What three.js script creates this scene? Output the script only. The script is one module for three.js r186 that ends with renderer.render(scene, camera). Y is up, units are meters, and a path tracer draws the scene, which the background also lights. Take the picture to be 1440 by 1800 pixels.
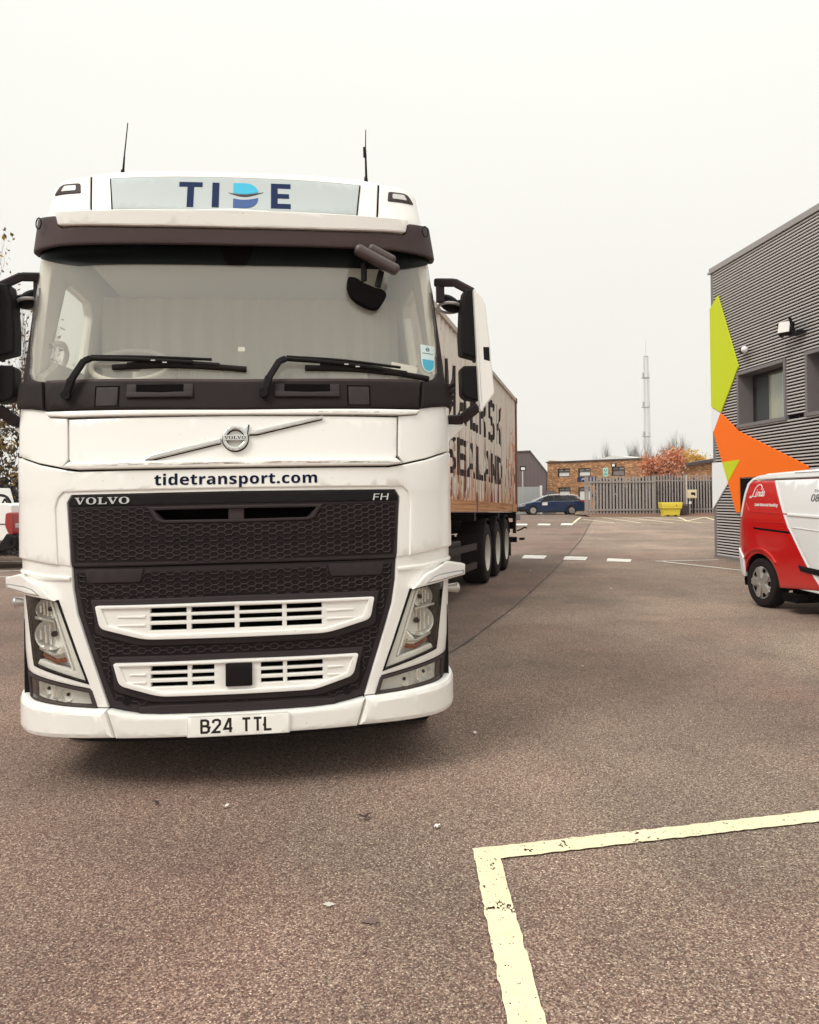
import * as THREE from 'three';
import { mergeGeometries, toCreasedNormals } from 'three/addons/utils/BufferGeometryUtils.js';
import { RoundedBoxGeometry } from 'three/addons/geometries/RoundedBoxGeometry.js';
import { FontLoader } from 'three/addons/loaders/FontLoader.js';

// ---------------------------------------------------------------- camera, sky, sun, exposure
const scene = new THREE.Scene();
const V3 = (x, y, z) => new THREE.Vector3(x, y, z);
const camera = new THREE.PerspectiveCamera(67.38, 819 / 1024, 0.05, 1500);
camera.position.set(0, 1.5, 0);
camera.rotation.order = 'YXZ';
camera.rotation.set(0.02333, 0, -0.00698);
camera.setViewOffset(1440, 1920, 0, 120, 1440, 1800);      // the photograph is the lower part of a taller frame

const renderer = new THREE.WebGLRenderer({ antialias: true });
renderer.setSize(819, 1024);
renderer.toneMapping = THREE.LinearToneMapping;
renderer.toneMappingExposure = 1.33;
renderer.shadowMap.enabled = true;
renderer.shadowMap.type = THREE.PCFSoftShadowMap;

{ // overcast sky: pale and warm at the horizon, brighter overhead, faint cloud mottling
  const W = 256, H = 128, d = new Float32Array(W * H * 4);
  const P = [[1, 2, .3, .012], [3, 3, 1.7, .01], [2, 7, 4.1, .008], [5, 4, 2.2, .008], [9, 11, .9, .005], [14, 6, 3.3, .004]];
  for (let j = 0; j < H; j++) for (let i = 0; i < W; i++) {
    const el = (j + .5) / H * Math.PI - Math.PI / 2, az = (i + .5) / W * 2 * Math.PI, s = Math.max(0, Math.sin(el));
    let n = 0;
    for (const [a, b, p, w] of P) n += w * Math.sin(a * az + p + 1.3 * Math.sin(b * el + p)) * Math.cos(b * el * 1.7 + p * 2);
    const L = (0.71 + 0.9 * s * s * s * s + .03 * s) * (1 + n), k = (j * W + i) * 4, c = s * .5;
    d[k] = L * 1.0; d[k + 1] = L * (0.985 + .01 * c); d[k + 2] = L * (0.925 + .04 * c); d[k + 3] = 1;
  }
  const t = new THREE.DataTexture(d, W, H, THREE.RGBAFormat, THREE.FloatType);
  t.mapping = THREE.EquirectangularReflectionMapping; t.magFilter = t.minFilter = THREE.LinearFilter; t.needsUpdate = true;
  scene.background = t; scene.environment = t;
}
const sun = new THREE.DirectionalLight(new THREE.Color(1, .965, .9), 1.5);
sun.position.set(-25, 37, 9); sun.target.position.set(0, 0, -14);
sun.castShadow = true; sun.shadow.radius = 40; sun.shadow.mapSize.set(2048, 2048);
Object.assign(sun.shadow.camera, { left: -45, right: 45, top: 60, bottom: -60, near: 1, far: 140 });
scene.add(sun, sun.target);
scene.fog = new THREE.FogExp2(new THREE.Color(.93, .91, .86), 0.0004);

// ---------------------------------------------------------------- helpers
function rng(a) { return () => { a |= 0; a = a + 0x6D2B79F5 | 0; let t = Math.imul(a ^ a >>> 15, 1 | a); t = t + Math.imul(t ^ t >>> 7, 61 | t) ^ t; return ((t ^ t >>> 14) >>> 0) / 4294967296; }; }
const used = {};
function numbered(n) { if (!(n in used)) { used[n] = 0; return n; } return n + '_' + String(++used[n]).padStart(3, '0'); }
function tag(o, label, category, group, kind) {
  o.userData.label = label; o.userData.category = category;
  if (group) o.userData.group = group;
  if (kind) o.userData.kind = kind;
  return o;
}
function thing(name, label, category, pos = [0, 0, 0], turn = 0, group) {
  const o = new THREE.Group(); o.name = numbered(name); scene.add(o);
  o.position.set(...pos); o.rotation.y = turn;
  return tag(o, label, category, group);
}
function part(parent, name, geo, m, label) {
  const o = new THREE.Mesh(Array.isArray(geo) ? merge(geo) : geo, m); o.name = name;
  o.castShadow = o.receiveShadow = true;
  if (label) o.userData.label = label;
  parent.add(o); return o;
}
function solo(name, geo, m, label, category, kind, group) {
  const o = part(scene, numbered(name), geo, m);
  return tag(o, label, category, group, kind);
}
const parts = (parent, name, list, m) => list.map((g) => part(parent, name, g, m));
function merge(list) {
  const l = list.map((g) => { const q = g.index ? g.toNonIndexed() : g; for (const k of Object.keys(q.attributes)) if (!['position', 'normal', 'uv'].includes(k)) q.deleteAttribute(k);
    if (!q.attributes.uv) q.setAttribute('uv', new THREE.Float32BufferAttribute(new Float32Array(q.attributes.position.count * 2), 2)); return q; });
  return l.length === 1 ? l[0] : mergeGeometries(l);
}
const M4 = (x, y, z, rx = 0, ry = 0, rz = 0, s = 1) => new THREE.Matrix4().compose(V3(x, y, z), new THREE.Quaternion().setFromEuler(new THREE.Euler(rx, ry, rz, 'YXZ')), Array.isArray(s) ? V3(...s) : V3(s, s, s));
const at = (g, x, y, z, rx, ry, rz, s) => { g.applyMatrix4(M4(x, y, z, rx, ry, rz, s)); return g; };
const box = (w, h, d, x = 0, y = 0, z = 0, rx, ry, rz) => at(new THREE.BoxGeometry(w, h, d), x, y, z, rx, ry, rz);
const rbox = (w, h, d, r, x = 0, y = 0, z = 0, rx, ry, rz, seg = 2) => at(new RoundedBoxGeometry(w, h, d, seg, r), x, y, z, rx, ry, rz);
const cyl = (r0, r1, h, x = 0, y = 0, z = 0, rx, ry, rz, n = 20) => at(new THREE.CylinderGeometry(r0, r1, h, n), x, y, z, rx, ry, rz);
function bar(a, b, r, n = 8, r2 = r) { // a round bar between two points
  const A = V3(...a), B = V3(...b), d = B.clone().sub(A), g = new THREE.CylinderGeometry(r2, r, d.length(), n);
  g.applyQuaternion(new THREE.Quaternion().setFromUnitVectors(V3(0, 1, 0), d.clone().normalize()));
  g.translate(...A.add(B).multiplyScalar(.5).toArray()); return g;
}
function beam(a, b, w, h, bev = 0) { // a flat bar between two points
  const A = V3(...a), B = V3(...b), d = B.clone().sub(A), L = d.length();
  const g = bev ? new RoundedBoxGeometry(w, L, h, 2, bev) : new THREE.BoxGeometry(w, L, h);
  g.applyQuaternion(new THREE.Quaternion().setFromUnitVectors(V3(0, 1, 0), d.normalize()));
  g.translate(...A.add(B).multiplyScalar(.5).toArray()); return g;
}
const tube = (pts, r, seg = 24, n = 8) => new THREE.TubeGeometry(new THREE.CatmullRomCurve3(pts.map((p) => V3(...p)), false, 'centripetal'), seg, r, n);
const shapeOf = (pts) => new THREE.Shape(pts.map((p) => new THREE.Vector2(p[0], p[1])));
function slab(pts, th, bev = 0, holes = [], curve = 6) { // outline in x, y; from z = -th to z = 0
  const s = pts.isShape ? pts : shapeOf(pts); for (const h of holes) s.holes.push(new THREE.Path(h.map((p) => new THREE.Vector2(p[0], p[1]))));
  const g = new THREE.ExtrudeGeometry(s, { depth: th - 2 * bev, bevelEnabled: bev > 0, bevelThickness: bev, bevelSize: bev, bevelOffset: -bev, bevelSegments: 2, curveSegments: curve });
  g.translate(0, 0, -th + bev); return g;
}
const mir = (pts) => pts.map((p) => [-p[0], ...p.slice(1)]).reverse();
const sym = (pts) => [...pts, ...mir(pts)];               // right half listed from one end on the axis to the other
function flip(g) { // mirror in x, keeping faces outward
  g = g.index ? g.toNonIndexed() : g.clone(); g.scale(-1, 1, 1);
  for (const k of Object.keys(g.attributes)) { const a = g.attributes[k], n = a.itemSize, r = a.array;
    for (let i = 0; i < a.count; i += 3) for (let c = 0; c < n; c++) { const t = r[(i + 1) * n + c]; r[(i + 1) * n + c] = r[(i + 2) * n + c]; r[(i + 2) * n + c] = t; } }
  return g;
}
function subdivide(g, max) { // splits long edges in the x, y plane so that a flat piece can be bent
  g = g.index ? g.toNonIndexed() : g;
  const p = g.attributes.position.array, u = g.attributes.uv.array, out = [], uv = [], m2 = max * max, st = [];
  for (let i = 0; i < p.length / 9; i++) { const t = []; for (let k = 0; k < 3; k++) t.push([p[i * 9 + k * 3], p[i * 9 + k * 3 + 1], p[i * 9 + k * 3 + 2], u[i * 6 + k * 2], u[i * 6 + k * 2 + 1]]); st.push(t); }
  const dd = (a, b) => (a[0] - b[0]) ** 2 + .3 * (a[1] - b[1]) ** 2;
  while (st.length) {
    const t = st.pop(), e = [dd(t[0], t[1]), dd(t[1], t[2]), dd(t[2], t[0])], k = e.indexOf(Math.max(...e));
    if (e[k] <= m2) { for (const v of t) { out.push(v[0], v[1], v[2]); uv.push(v[3], v[4]); } continue; }
    const a = t[k], b = t[(k + 1) % 3], c = t[(k + 2) % 3], m = a.map((x, i) => (x + b[i]) / 2);
    st.push([a, m, c], [m, b, c]);
  }
  const r = new THREE.BufferGeometry();
  r.setAttribute('position', new THREE.Float32BufferAttribute(out, 3)); r.setAttribute('uv', new THREE.Float32BufferAttribute(uv, 2));
  return r;
}
function lerpTab(T, y) { if (y <= T[0][0]) return T[0][1]; for (let i = 1; i < T.length; i++) if (y <= T[i][0]) { const a = T[i - 1], b = T[i]; return a[1] + (b[1] - a[1]) * (y - a[0]) / (b[0] - a[0]); } return T[T.length - 1][1]; }
const sstep = (a, b, x) => { const t = Math.min(1, Math.max(0, (x - a) / (b - a))); return t * t * (3 - 2 * t); };
// value noise, several octaves
const hash2 = (x, y, s = 0) => { let h = Math.imul(x | 0, 374761393) + Math.imul(y | 0, 668265263) + Math.imul(s | 0, 974634599) | 0; h = Math.imul(h ^ h >>> 13, 1274126177); return ((h ^ h >>> 16) >>> 0) / 4294967296; };
function vnoise(x, y, s = 0, per = 0) {
  const i = Math.floor(x), j = Math.floor(y), f = x - i, g = y - j, a = f * f * (3 - 2 * f), b = g * g * (3 - 2 * g), w = (v) => per ? ((v % per) + per) % per : v;
  const h = (p, q) => hash2(w(p), w(q), s);
  return (h(i, j) * (1 - a) + h(i + 1, j) * a) * (1 - b) + (h(i, j + 1) * (1 - a) + h(i + 1, j + 1) * a) * b;
}
function fbm(x, y, o = 4, s = 0, per = 0) { let v = 0, a = .5, n = 0; for (let k = 0; k < o; k++) { v += a * vnoise(x, y, s + k, per); n += a; x *= 2; y *= 2; per *= 2; a *= .5; } return v / n; }

// ---------------------------------------------------------------- materials
const lin = (r, g, b) => new THREE.Color().setRGB(r, g, b);
const mat = (c, rough = .6, o = {}) => new THREE.MeshStandardMaterial({ color: Array.isArray(c) ? lin(...c) : c, roughness: rough, side: THREE.DoubleSide, ...o });
const phys = (c, rough, o = {}) => new THREE.MeshPhysicalMaterial({ color: Array.isArray(c) ? lin(...c) : c, roughness: rough, side: THREE.DoubleSide, ...o });
function canvasTex(w, h, draw, o = {}) {
  const c = document.createElement('canvas'); c.width = w; c.height = h; const x = c.getContext('2d'); draw(x, w, h);
  const t = new THREE.CanvasTexture(c); t.colorSpace = o.data ? THREE.NoColorSpace : THREE.SRGBColorSpace; t.wrapS = t.wrapT = THREE.RepeatWrapping;
  if (o.repeat) t.repeat.set(...o.repeat); if (o.offset) t.offset.set(...o.offset); return t;
}
function grainTex(w, h, f, data) { // f(x, y) -> [r, g, b] 0..1 in sRGB, or linear data
  const d = new Uint8Array(w * h * 4);
  for (let j = 0; j < h; j++) for (let i = 0; i < w; i++) { const c = f(i, j), k = (j * w + i) * 4; for (let n = 0; n < 3; n++) d[k + n] = Math.max(0, Math.min(255, (Array.isArray(c) ? c[n] : c) * 255)); d[k + 3] = 255; }
  const t = new THREE.DataTexture(d, w, h, THREE.RGBAFormat); t.wrapS = t.wrapT = THREE.RepeatWrapping; t.magFilter = THREE.LinearFilter; t.minFilter = THREE.LinearFilter;
  if (!data) t.colorSpace = THREE.SRGBColorSpace; t.needsUpdate = true; return t;
}
const plasticBump = grainTex(256, 256, (i, j) => .5 + .5 * (hash2(i, j, 5) - .5), true); plasticBump.repeat.set(8, 8);
const K = {
  white: phys([.83, .815, .775], .32, { clearcoat: .5, clearcoatRoughness: .12 }),
  plastic: phys([.029, .0205, .0215], .6, { specularIntensity: .55,  bumpMap: plasticBump, bumpScale: .0006 }),
  visor: phys([.066, .044, .044], .6, { specularIntensity: .5 }),
  scuttle: phys([.018, .012, .0115], .6, { specularIntensity: .32, bumpMap: plasticBump, bumpScale: .0006 }),
  cell: phys([.014, .009, .010], .7, { specularIntensity: .3 }),  // honeycomb cell floors, darkened to carry recess shade in the colour
  pearl: mat([.80, .79, .765], .45),
  plasticMid: phys([.045, .033, .033], .6, { specularIntensity: .5 }),
  black: phys([.009, .0065, .007], .6, { specularIntensity: .35 }),
  rubber: phys([.016, .0125, .0125], .85, { specularIntensity: .4 }),
  gloom: phys([.005, .003, .0035], .9, { specularIntensity: .15 }),
  chrome: mat([.62, .60, .57], .16, { metalness: 1 }),
  silver: mat([.56, .545, .52], .32, { metalness: .7 }),
  satin: mat([.58, .565, .54], .4, { metalness: .25 }),
  bright: mat([.92, .91, .885], .14, { metalness: .7 }),
  glass: phys([.96, .98, .96], .02, { transmission: 1, thickness: 0, ior: 1.5 }),
  lens: phys([.97, .97, .95], .03, { transmission: 1, thickness: 0, ior: 1.45 }),
  amber: phys([.34, .10, .035], .25, { transmission: .4, thickness: 0 }),
  red: phys([.30, .012, .014], .2, { clearcoat: 1 }),
  mirror: mat([.75, .76, .76], .03, { metalness: 1 }),
  navy: phys([.013, .026, .080], .75, { specularIntensity: .3 }),
  ink: mat([.012, .011, .012], .5),
};
const fonts = {};
for (const n of ['sans_bold', 'sans_regular', 'serif_bold']) fonts[n] = await new FontLoader().loadAsync(`fonts/droid/droid_${n}.typeface.json`);
// ---------------------------------------------------------------- the yard
const rise = (D) => .24 * sstep(26, 48, D);
const gy = (x, z) => rise(-z);
const tarmac = (() => { // red-brown stone chippings in worn binder, 3 m tile
  const N = 2048, cell = 4.0, n = Math.round(N / cell), cs = N / n, col = new Uint8Array(N * N * 4), bmp = new Uint8Array(N * N * 4);
  const cx = new Float32Array(n * n), cy = new Float32Array(n * n), ch = new Float32Array(n * n), cc = new Float32Array(n * n * 3), r = rng(11);
  const pal = [[150, 128, 114], [164, 142, 126], [130, 104, 92], [182, 164, 146], [108, 84, 74], [156, 130, 116], [204, 188, 168], [140, 120, 104]];
  for (let k = 0; k < n * n; k++) {
    cx[k] = r(); cy[k] = r(); ch[k] = .35 + .65 * r();
    const p = r() < .07 ? [210, 194, 174] : pal[Math.floor(r() * 5)], v = .80 + .30 * r(); for (let c = 0; c < 3; c++) cc[k * 3 + c] = p[c] * v;
  }
  for (let j = 0; j < N; j++) for (let i = 0; i < N; i++) {
    const u = i / cs, v = j / cs, a = Math.floor(u), b = Math.floor(v); let d1 = 9, d2 = 9, id = 0;
    for (let q = -1; q <= 1; q++) for (let p = -1; p <= 1; p++) {
      const k = ((b + q + n) % n) * n + (a + p + n) % n, dx = a + p + cx[k] - u, dy = b + q + cy[k] - v, d = dx * dx + dy * dy;
      if (d < d1) { d2 = d1; d1 = d; id = k; } else if (d < d2) d2 = d;
    }
    const e = Math.min(1, (Math.sqrt(d2) - Math.sqrt(d1)) * 2.6), h = ch[id] * (1 - .55 * d1) * (.25 + .75 * e), m = .36 + .64 * Math.sqrt(e), gr = .93 + .14 * hash2(i, j, 3), o = (j * N + i) * 4;
    for (let c = 0; c < 3; c++) { col[o + c] = Math.min(255, (cc[id * 3 + c] * m + (1 - m) * 46) * gr); bmp[o + c] = 255 * h; }
    col[o + 3] = bmp[o + 3] = 255;
  }
  const mk = (d, s) => { const t = new THREE.DataTexture(d, N, N, THREE.RGBAFormat); t.wrapS = t.wrapT = THREE.RepeatWrapping; t.magFilter = THREE.LinearFilter; t.minFilter = THREE.LinearFilter; if (s) t.colorSpace = THREE.SRGBColorSpace; t.repeat.set(1 / 3.1, 1 / 3.1); t.needsUpdate = true; return t; };
  return { map: mk(col, true), bump: mk(bmp) };
})();
K.tarmac = new THREE.MeshStandardMaterial({ map: tarmac.map, bumpMap: tarmac.bump, bumpScale: .004, roughness: .92, vertexColors: true });
const seamPts = [[-.55, 5.9], [.15, 7.3], [.57, 8.44], [1.4, 11.1], [2.81, 16.21], [4.2, 21.6], [5.62, 27.1], [8.6, 39.2], [11.4, 50]];
const seamX = (D) => lerpTab(seamPts.map(([x, d]) => [d, x]), D);
{
  const xs = [], zs = []; const run = (a, to, s, g) => { for (let v = to[0]; v < to[1]; v += s(v)) a.push(v); };
  for (let v = -700; v < -40; v += Math.max(6, -v * .16)) xs.push(v); for (let v = -40; v < -12; v += 1) xs.push(v); for (let v = -12; v < 14; v += .16) xs.push(v); for (let v = 14; v < 40; v += .8) xs.push(v); for (let v = 40; v <= 700; v += Math.max(6, v * .16)) xs.push(v);
  for (let v = -60; v < 0; v += 4) zs.push(v); for (let v = 0; v < 24; v += .16) zs.push(v); for (let v = 24; v < 75; v += .6) zs.push(v); for (let v = 75; v <= 1200; v += Math.max(5, v * .12)) zs.push(v);
  const nx = xs.length, nz = zs.length, p = new Float32Array(nx * nz * 3), uv = new Float32Array(nx * nz * 2), cl = new Float32Array(nx * nz * 3), idx = [];
  for (let j = 0; j < nz; j++) for (let i = 0; i < nx; i++) {
    const k = j * nx + i, x = xs[i], D = zs[j], z = -D;
    p.set([x, gy(x, z) + .006 * (fbm(x * .8, z * .8, 3, 4) - .5), z], k * 3); uv.set([x, z], k * 2);
    // worn and stained patches: old oil, scrubbed pale wheel tracks, reddish binder; a smoother, greyer lay beyond the joints
    const big = fbm(x * .42 + 3, z * .30, 4, 21), mid = fbm(x * 1.5, z * 1.1, 4, 40), fine = fbm(x * 4, z * 3.2, 2, 60);
    let v = .94 + .62 * (big - .5) + .46 * (mid - .5) + .26 * (fine - .5), red = .50 + 1.5 * (fbm(x * .6, z * .5, 4, 77) - .5) + .4 * (mid - .5);
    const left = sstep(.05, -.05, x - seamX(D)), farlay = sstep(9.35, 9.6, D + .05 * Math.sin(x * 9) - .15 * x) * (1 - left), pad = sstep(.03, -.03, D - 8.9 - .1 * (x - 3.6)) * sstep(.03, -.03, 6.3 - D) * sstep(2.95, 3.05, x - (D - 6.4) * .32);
    v *= 1 - .12 * left * sstep(5.5, 8, D); red += .35 * left + .25 * sstep(1.2, -.6, x) * sstep(9, 5, D);  // left of the joint: redder lay, partly darkened as painted lorry shade
    const g2 = Math.max(farlay, pad); v *= 1 + .18 * g2; red -= .30 * g2;
    const streak = fbm(x * .25 + D * .05, D * 1.6, 3, 99); v *= 1 + .5 * (streak - .5) * sstep(15, 26, D);
    if (D > 20) red -= .25 * sstep(20, 34, D);
    const R = Math.max(0, Math.min(1.1, red));
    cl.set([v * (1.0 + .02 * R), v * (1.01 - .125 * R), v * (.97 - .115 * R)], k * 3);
    if (i && j) idx.push(k - nx - 1, k - nx, k, k - nx - 1, k, k - 1);
  }
  const g = new THREE.BufferGeometry(); g.setAttribute('position', new THREE.BufferAttribute(p, 3)); g.setAttribute('uv', new THREE.BufferAttribute(uv, 2)); g.setAttribute('color', new THREE.BufferAttribute(cl, 3)); g.setIndex(idx); g.computeVertexNormals();
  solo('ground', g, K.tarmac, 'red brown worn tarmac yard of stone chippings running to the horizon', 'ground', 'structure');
}
// sheets 4 mm above the tarmac, cut to an outline in x, D with a ragged edge
function sheet(pts, up = .006, rag = .004, step = .05, seed = 1) {
  const r = rng(seed), o = [];
  for (let i = 0; i < pts.length; i++) { const a = pts[i], b = pts[(i + 1) % pts.length], L = Math.hypot(b[0] - a[0], b[1] - a[1]), n = Math.max(1, Math.min(160, Math.round(L / step)));
    for (let k = 0; k < n; k++) { const t = k / n, q = k ? rag : rag * .3; o.push([a[0] + (b[0] - a[0]) * t + (r() - .5) * 2 * q, a[1] + (b[1] - a[1]) * t + (r() - .5) * 2 * q]); } }
  const g = new THREE.ShapeGeometry(shapeOf(o)), p = g.attributes.position, uv = [];
  for (let i = 0; i < p.count; i++) { const x = p.getX(i), D = p.getY(i); uv.push(x, -D); p.setXYZ(i, x, gy(x, -D) + up, -D); }
  g.setAttribute('uv', new THREE.Float32BufferAttribute(uv, 2)); g.computeVertexNormals(); const n = g.attributes.normal; if (n.getY(0) < 0) for (let i = 0; i < n.count; i++) n.setXYZ(i, 0, 1, 0); return g;
}
const paintHoles = grainTex(1024, 1024, (i, j) => { const a = fbm(i / 64, j / 64, 4, 7, 16), b = fbm(i / 7, j / 11, 3, 31, 0); return a > .68 && b > .56 ? 0 : (b > .80 ? 0 : 1); }, true); paintHoles.repeat.set(1 / 1.3, 1 / 1.3);
const paintTone = (c) => { const t = grainTex(512, 512, (i, j) => { const v = .93 + .1 * (fbm(i / 50, j / 50, 4, 3, 10) - .5) + .10 * (hash2(i, j, 8) - .5); return [c[0] * v, c[1] * v, c[2] * v]; }); t.repeat.set(1 / 1.1, 1 / 1.1); return t; };
K.yellow = new THREE.MeshStandardMaterial({ map: paintTone([.955, .905, .755]), bumpMap: tarmac.bump, bumpScale: .002, alphaMap: paintHoles, alphaTest: .5, roughness: .75, side: THREE.DoubleSide });
K.whitePaint = new THREE.MeshStandardMaterial({ map: paintTone([.93, .92, .88]), alphaMap: paintHoles, alphaTest: .5, roughness: .75, side: THREE.DoubleSide });
const line = (name, pts, m, label, cat, group, seed) => solo(name, sheet(pts, .008, .0045, .035, seed), m, label, cat, 'structure', group);
function strip(a, b, w) { const dx = b[0] - a[0], dy = b[1] - a[1], L = Math.hypot(dx, dy), nx = -dy / L * w / 2, ny = dx / L * w / 2; return [[a[0] + nx, a[1] + ny], [b[0] + nx, b[1] + ny], [b[0] - nx, b[1] - ny], [a[0] - nx, a[1] - ny]]; }
line('parking_line', [[.254, 3.509], [1.924, 3.905], [2.6, 4.065], [2.6, 3.945], [1.857, 3.775], [.364, 3.414], [.377, 2.364], [.38, 1.5], [.275, 1.5], [.267, 2.364]], K.yellow, 'pale yellow L-shaped bay line with a square corner nearest the lorry front', 'line', null, 5);
[[[2.90, 20.82], [3.44, 20.6], [3.19, 19.55], [2.68, 19.75]], [[3.85, 20.35], [4.34, 20.04], [4.06, 19.0], [3.58, 19.23]], [[4.71, 19.56], [5.18, 19.18], [4.94, 18.43], [4.46, 18.65]]].forEach((p, i) =>
  line('road_dash', p, K.whitePaint, ['white dash of the nearer row beside the trailer wheels', 'white middle dash of the nearer row, crossed by the tarmac joint', 'white dash of the nearer row closest to the red van'][i], 'road marking', 'white give way dashes', 50 + i));
[[[5.0, 39.7], [5.68, 39.57], [5.45, 38.14], [4.8, 38.21]], [[6.22, 39.65], [6.78, 39.41], [6.48, 37.99], [5.94, 38.21]], [[7.37, 39.79], [7.95, 39.71], [7.52, 37.99], [6.99, 38.06]]].forEach((p, i) =>
  line('road_dash', p, K.whitePaint, ['white dash of the farther row just clear of the container corner', 'white dash in the middle of the farther row below the blue car', 'white dash of the farther row touching the hatched box'][i], 'road marking', 'white give way dashes', 60 + i));
[[[9.86, 47.4], [8.01, 40.1]], [[8.01, 40.1], [15.5, 38.9]], [[9.86, 47.4], [16.6, 46.2]], [[9.32, 44.2], [9.94, 39.9]], [[11.0, 46.9], [11.17, 39.7]], [[12.14, 46.8], [12.7, 39.5]], [[13.4, 46.6], [14.0, 39.3]], [[15.2, 46.4], [13.97, 41.3]], [[13.97, 41.3], [16.65, 46.3]], [[16.65, 46.3], [15.5, 41.4]]].forEach(([a, b], i) =>
  line('hatch_line', strip(a, b, .13), K.yellow, ['pale yellow left edge line of the hatched box near the blue car', 'pale yellow near edge line of the hatched box', 'pale yellow far edge line of the hatched box below the fence', 'first pale diagonal inside the hatched box', 'second pale diagonal inside the hatched box', 'third pale diagonal inside the hatched box', 'fourth pale diagonal inside the hatched box', 'pale diagonal in front of the grit bin running left', 'pale diagonal in front of the grit bin running right', 'pale hatch line nearest the clad building'][i], 'road marking', 'hatched box lines', 80 + i));
[[[5.56, 18.6], [7.1, 18.9]], [[5.7, 18.5], [6.55, 16.2]]].forEach(([a, b], i) => line('bay_line', strip(a, b, .09), K.whitePaint, ['pale bay line running to the foot of the clad building', 'pale bay line running toward the red van bumper'][i], 'road marking', 'bay lines by the clad building', 95 + i));
[[[-11.2, 19.6], [-8.4, 20.1]], [[-9.6, 16.6], [-7.2, 17.9]], [[-9.0, 15.4], [-6.8, 16.4]]].forEach(([a, b], i) => line('bay_line', strip(a, b, .1), K.whitePaint, ['white bay line right behind the parked white pickup', 'middle one of three white bay lines behind the pickup', 'white bay line nearest the lorry of the three behind the pickup'][i], 'road marking', 'bay lines by the pickup', 110 + i));
{ // the tar joint
  const L = [], R = [], r = rng(9); for (let D = 6.1; D < 44; D += .22) { const x = seamX(D), w = .005 + .007 * r() + D * .0004; L.push([x - w + .02 * (r() - .5), D]); R.unshift([x + w, D]); }
  solo('tar_joint', sheet([...L, ...R], .0045, 0, 9), mat([.075, .058, .05], .9), 'thin dark tar joint running from the trailer toward the hatched box', 'road joint', 'structure');
}
{ // an oil spot and a dropping
  const blot = (s, seed) => { const r = rng(seed), o = []; for (let k = 0; k < 26; k++) { const a = k / 26 * 2 * Math.PI, q = s * (.55 + .6 * r()); o.push([1.5 * q * Math.cos(a), q * Math.sin(a)]); } return o; };
  const put = (x, D, s, seed, m, label) => solo('stain', sheet(blot(s, seed).map(([a, b]) => [a + x, b + D]), .0055, .002, .02, seed), m, label, 'stain', 'structure');
  put(-.145, 2.93, .024, 3, mat([.15, .10, .083], .9), 'small dark oil spot on the tarmac left of the yellow line'); put(-.305, 3.05, .016, 4, mat([.5, .47, .41], .9), 'small pale dropping on the tarmac near the oil spot');
}
{ // a fallen leaf, a paper scrap, small bits
  const leaf = (s, seed) => { const r = rng(seed), o = []; for (let k = 0; k < 14; k++) { const a = k / 14 * 2 * Math.PI, q = s * (.55 + .45 * Math.abs(Math.cos(a * 2.5))) * (.8 + .4 * r()); o.push([q * Math.cos(a), q * .6 * Math.sin(a)]); } const g = subdivide(slab(o, .0015), s * .3), p = g.attributes.position; for (let i = 0; i < p.count; i++) { const x = p.getX(i), y = p.getY(i), z = p.getZ(i); p.setXYZ(i, x, .004 + z + .9 * s * Math.abs(Math.sin(x / s * 1.7 + seed)) * .45 + .2 * s * Math.cos(y / s * 2), y); } g.computeVertexNormals(); return g; };
  const put = (name, g, m, x, D, a, label, cat) => { const o = solo(name, g, m, label, cat); o.position.set(x, gy(x, -D) + .004, -D); o.rotation.y = a; };
  put('fallen_leaf', leaf(.035, 3), mat([.05, .03, .022], .8), -.222, 3.85, .3, 'curled dark brown leaf on the tarmac in front of the lorry', 'leaf');
  put('paper_scrap', leaf(.022, 5), mat([.75, .74, .7], .8), .115, 3.74, 1.1, 'small white scrap of paper on the tarmac near the yellow corner', 'litter');
  const tiny = [[2.46, 12.57], [3.21, 13.14], [2.4, 16.42], [1.9, 12.2], [2.2, 9.9], [1.5, 7.2], [-1.25, 4.05], [-.9, 4.0], [.4, 5.2]];
  tiny.forEach(([x, D], i) => put('litter_speck', leaf(.016 + .008 * hash2(i, 2), 9 + i), i % 3 ? mat([.6, .57, .5], .8) : mat([.04, .03, .025], .8), x, D, i, ['pale speck of litter in the middle of the yard', 'pale speck of litter between middle dash and van', 'speck of litter beside the nearer dashes', 'dark speck of litter on the pale tarmac behind the lorry', 'pale speck of litter on the open tarmac right of the trailer', 'pale speck of litter halfway between lorry and van', 'dark speck of litter in the shade below the bumper corner', 'pale speck of litter in the shade under the plate', 'pale speck of litter beyond the lorry corner'][i], 'litter'));
}
// ---------------------------------------------------------------- the lorry's tractor unit
// Its front is one curved surface: plan curve (superellipse corners) x height profile; pieces are cut from it in x, y and bent on.
const HW = 1.235, CURVE = (() => { const n = 600, A = .52, N = 2.7, x = [], z = [], u = [0]; for (let i = 0; i <= n; i++) { const t = Math.sin(i / n * Math.PI / 2) ** .85; x.push(HW * t); z.push(-A * (1 - Math.pow(Math.max(0, 1 - Math.pow(t, N)), 1 / N))); if (i) u.push(u[i - 1] + Math.hypot(x[i] - x[i - 1], z[i] - z[i - 1])); } return { x, z, u, n, end: u[n] }; })();
const ZF = [[0, -.03], [.28, 0], [.44, 0], [1.16, -.01], [1.53, -.03], [1.66, -.045], [1.94, -.10], [2.15, -.16], [2.87, -.34], [3.1, -.33], [3.4, -.45], [3.6, -.8]];
const WS = [[0, .938], [.5, .940], [.7, .958], [1.2, .972], [1.9, .978], [2.15, .968], [2.87, .908], [3.1, .875], [3.4, .845], [3.6, .8]], BF = [[0, 1], [1.5, 1], [1.95, .85], [2.3, .7], [2.9, .5], [3.5, .42]];
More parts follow.
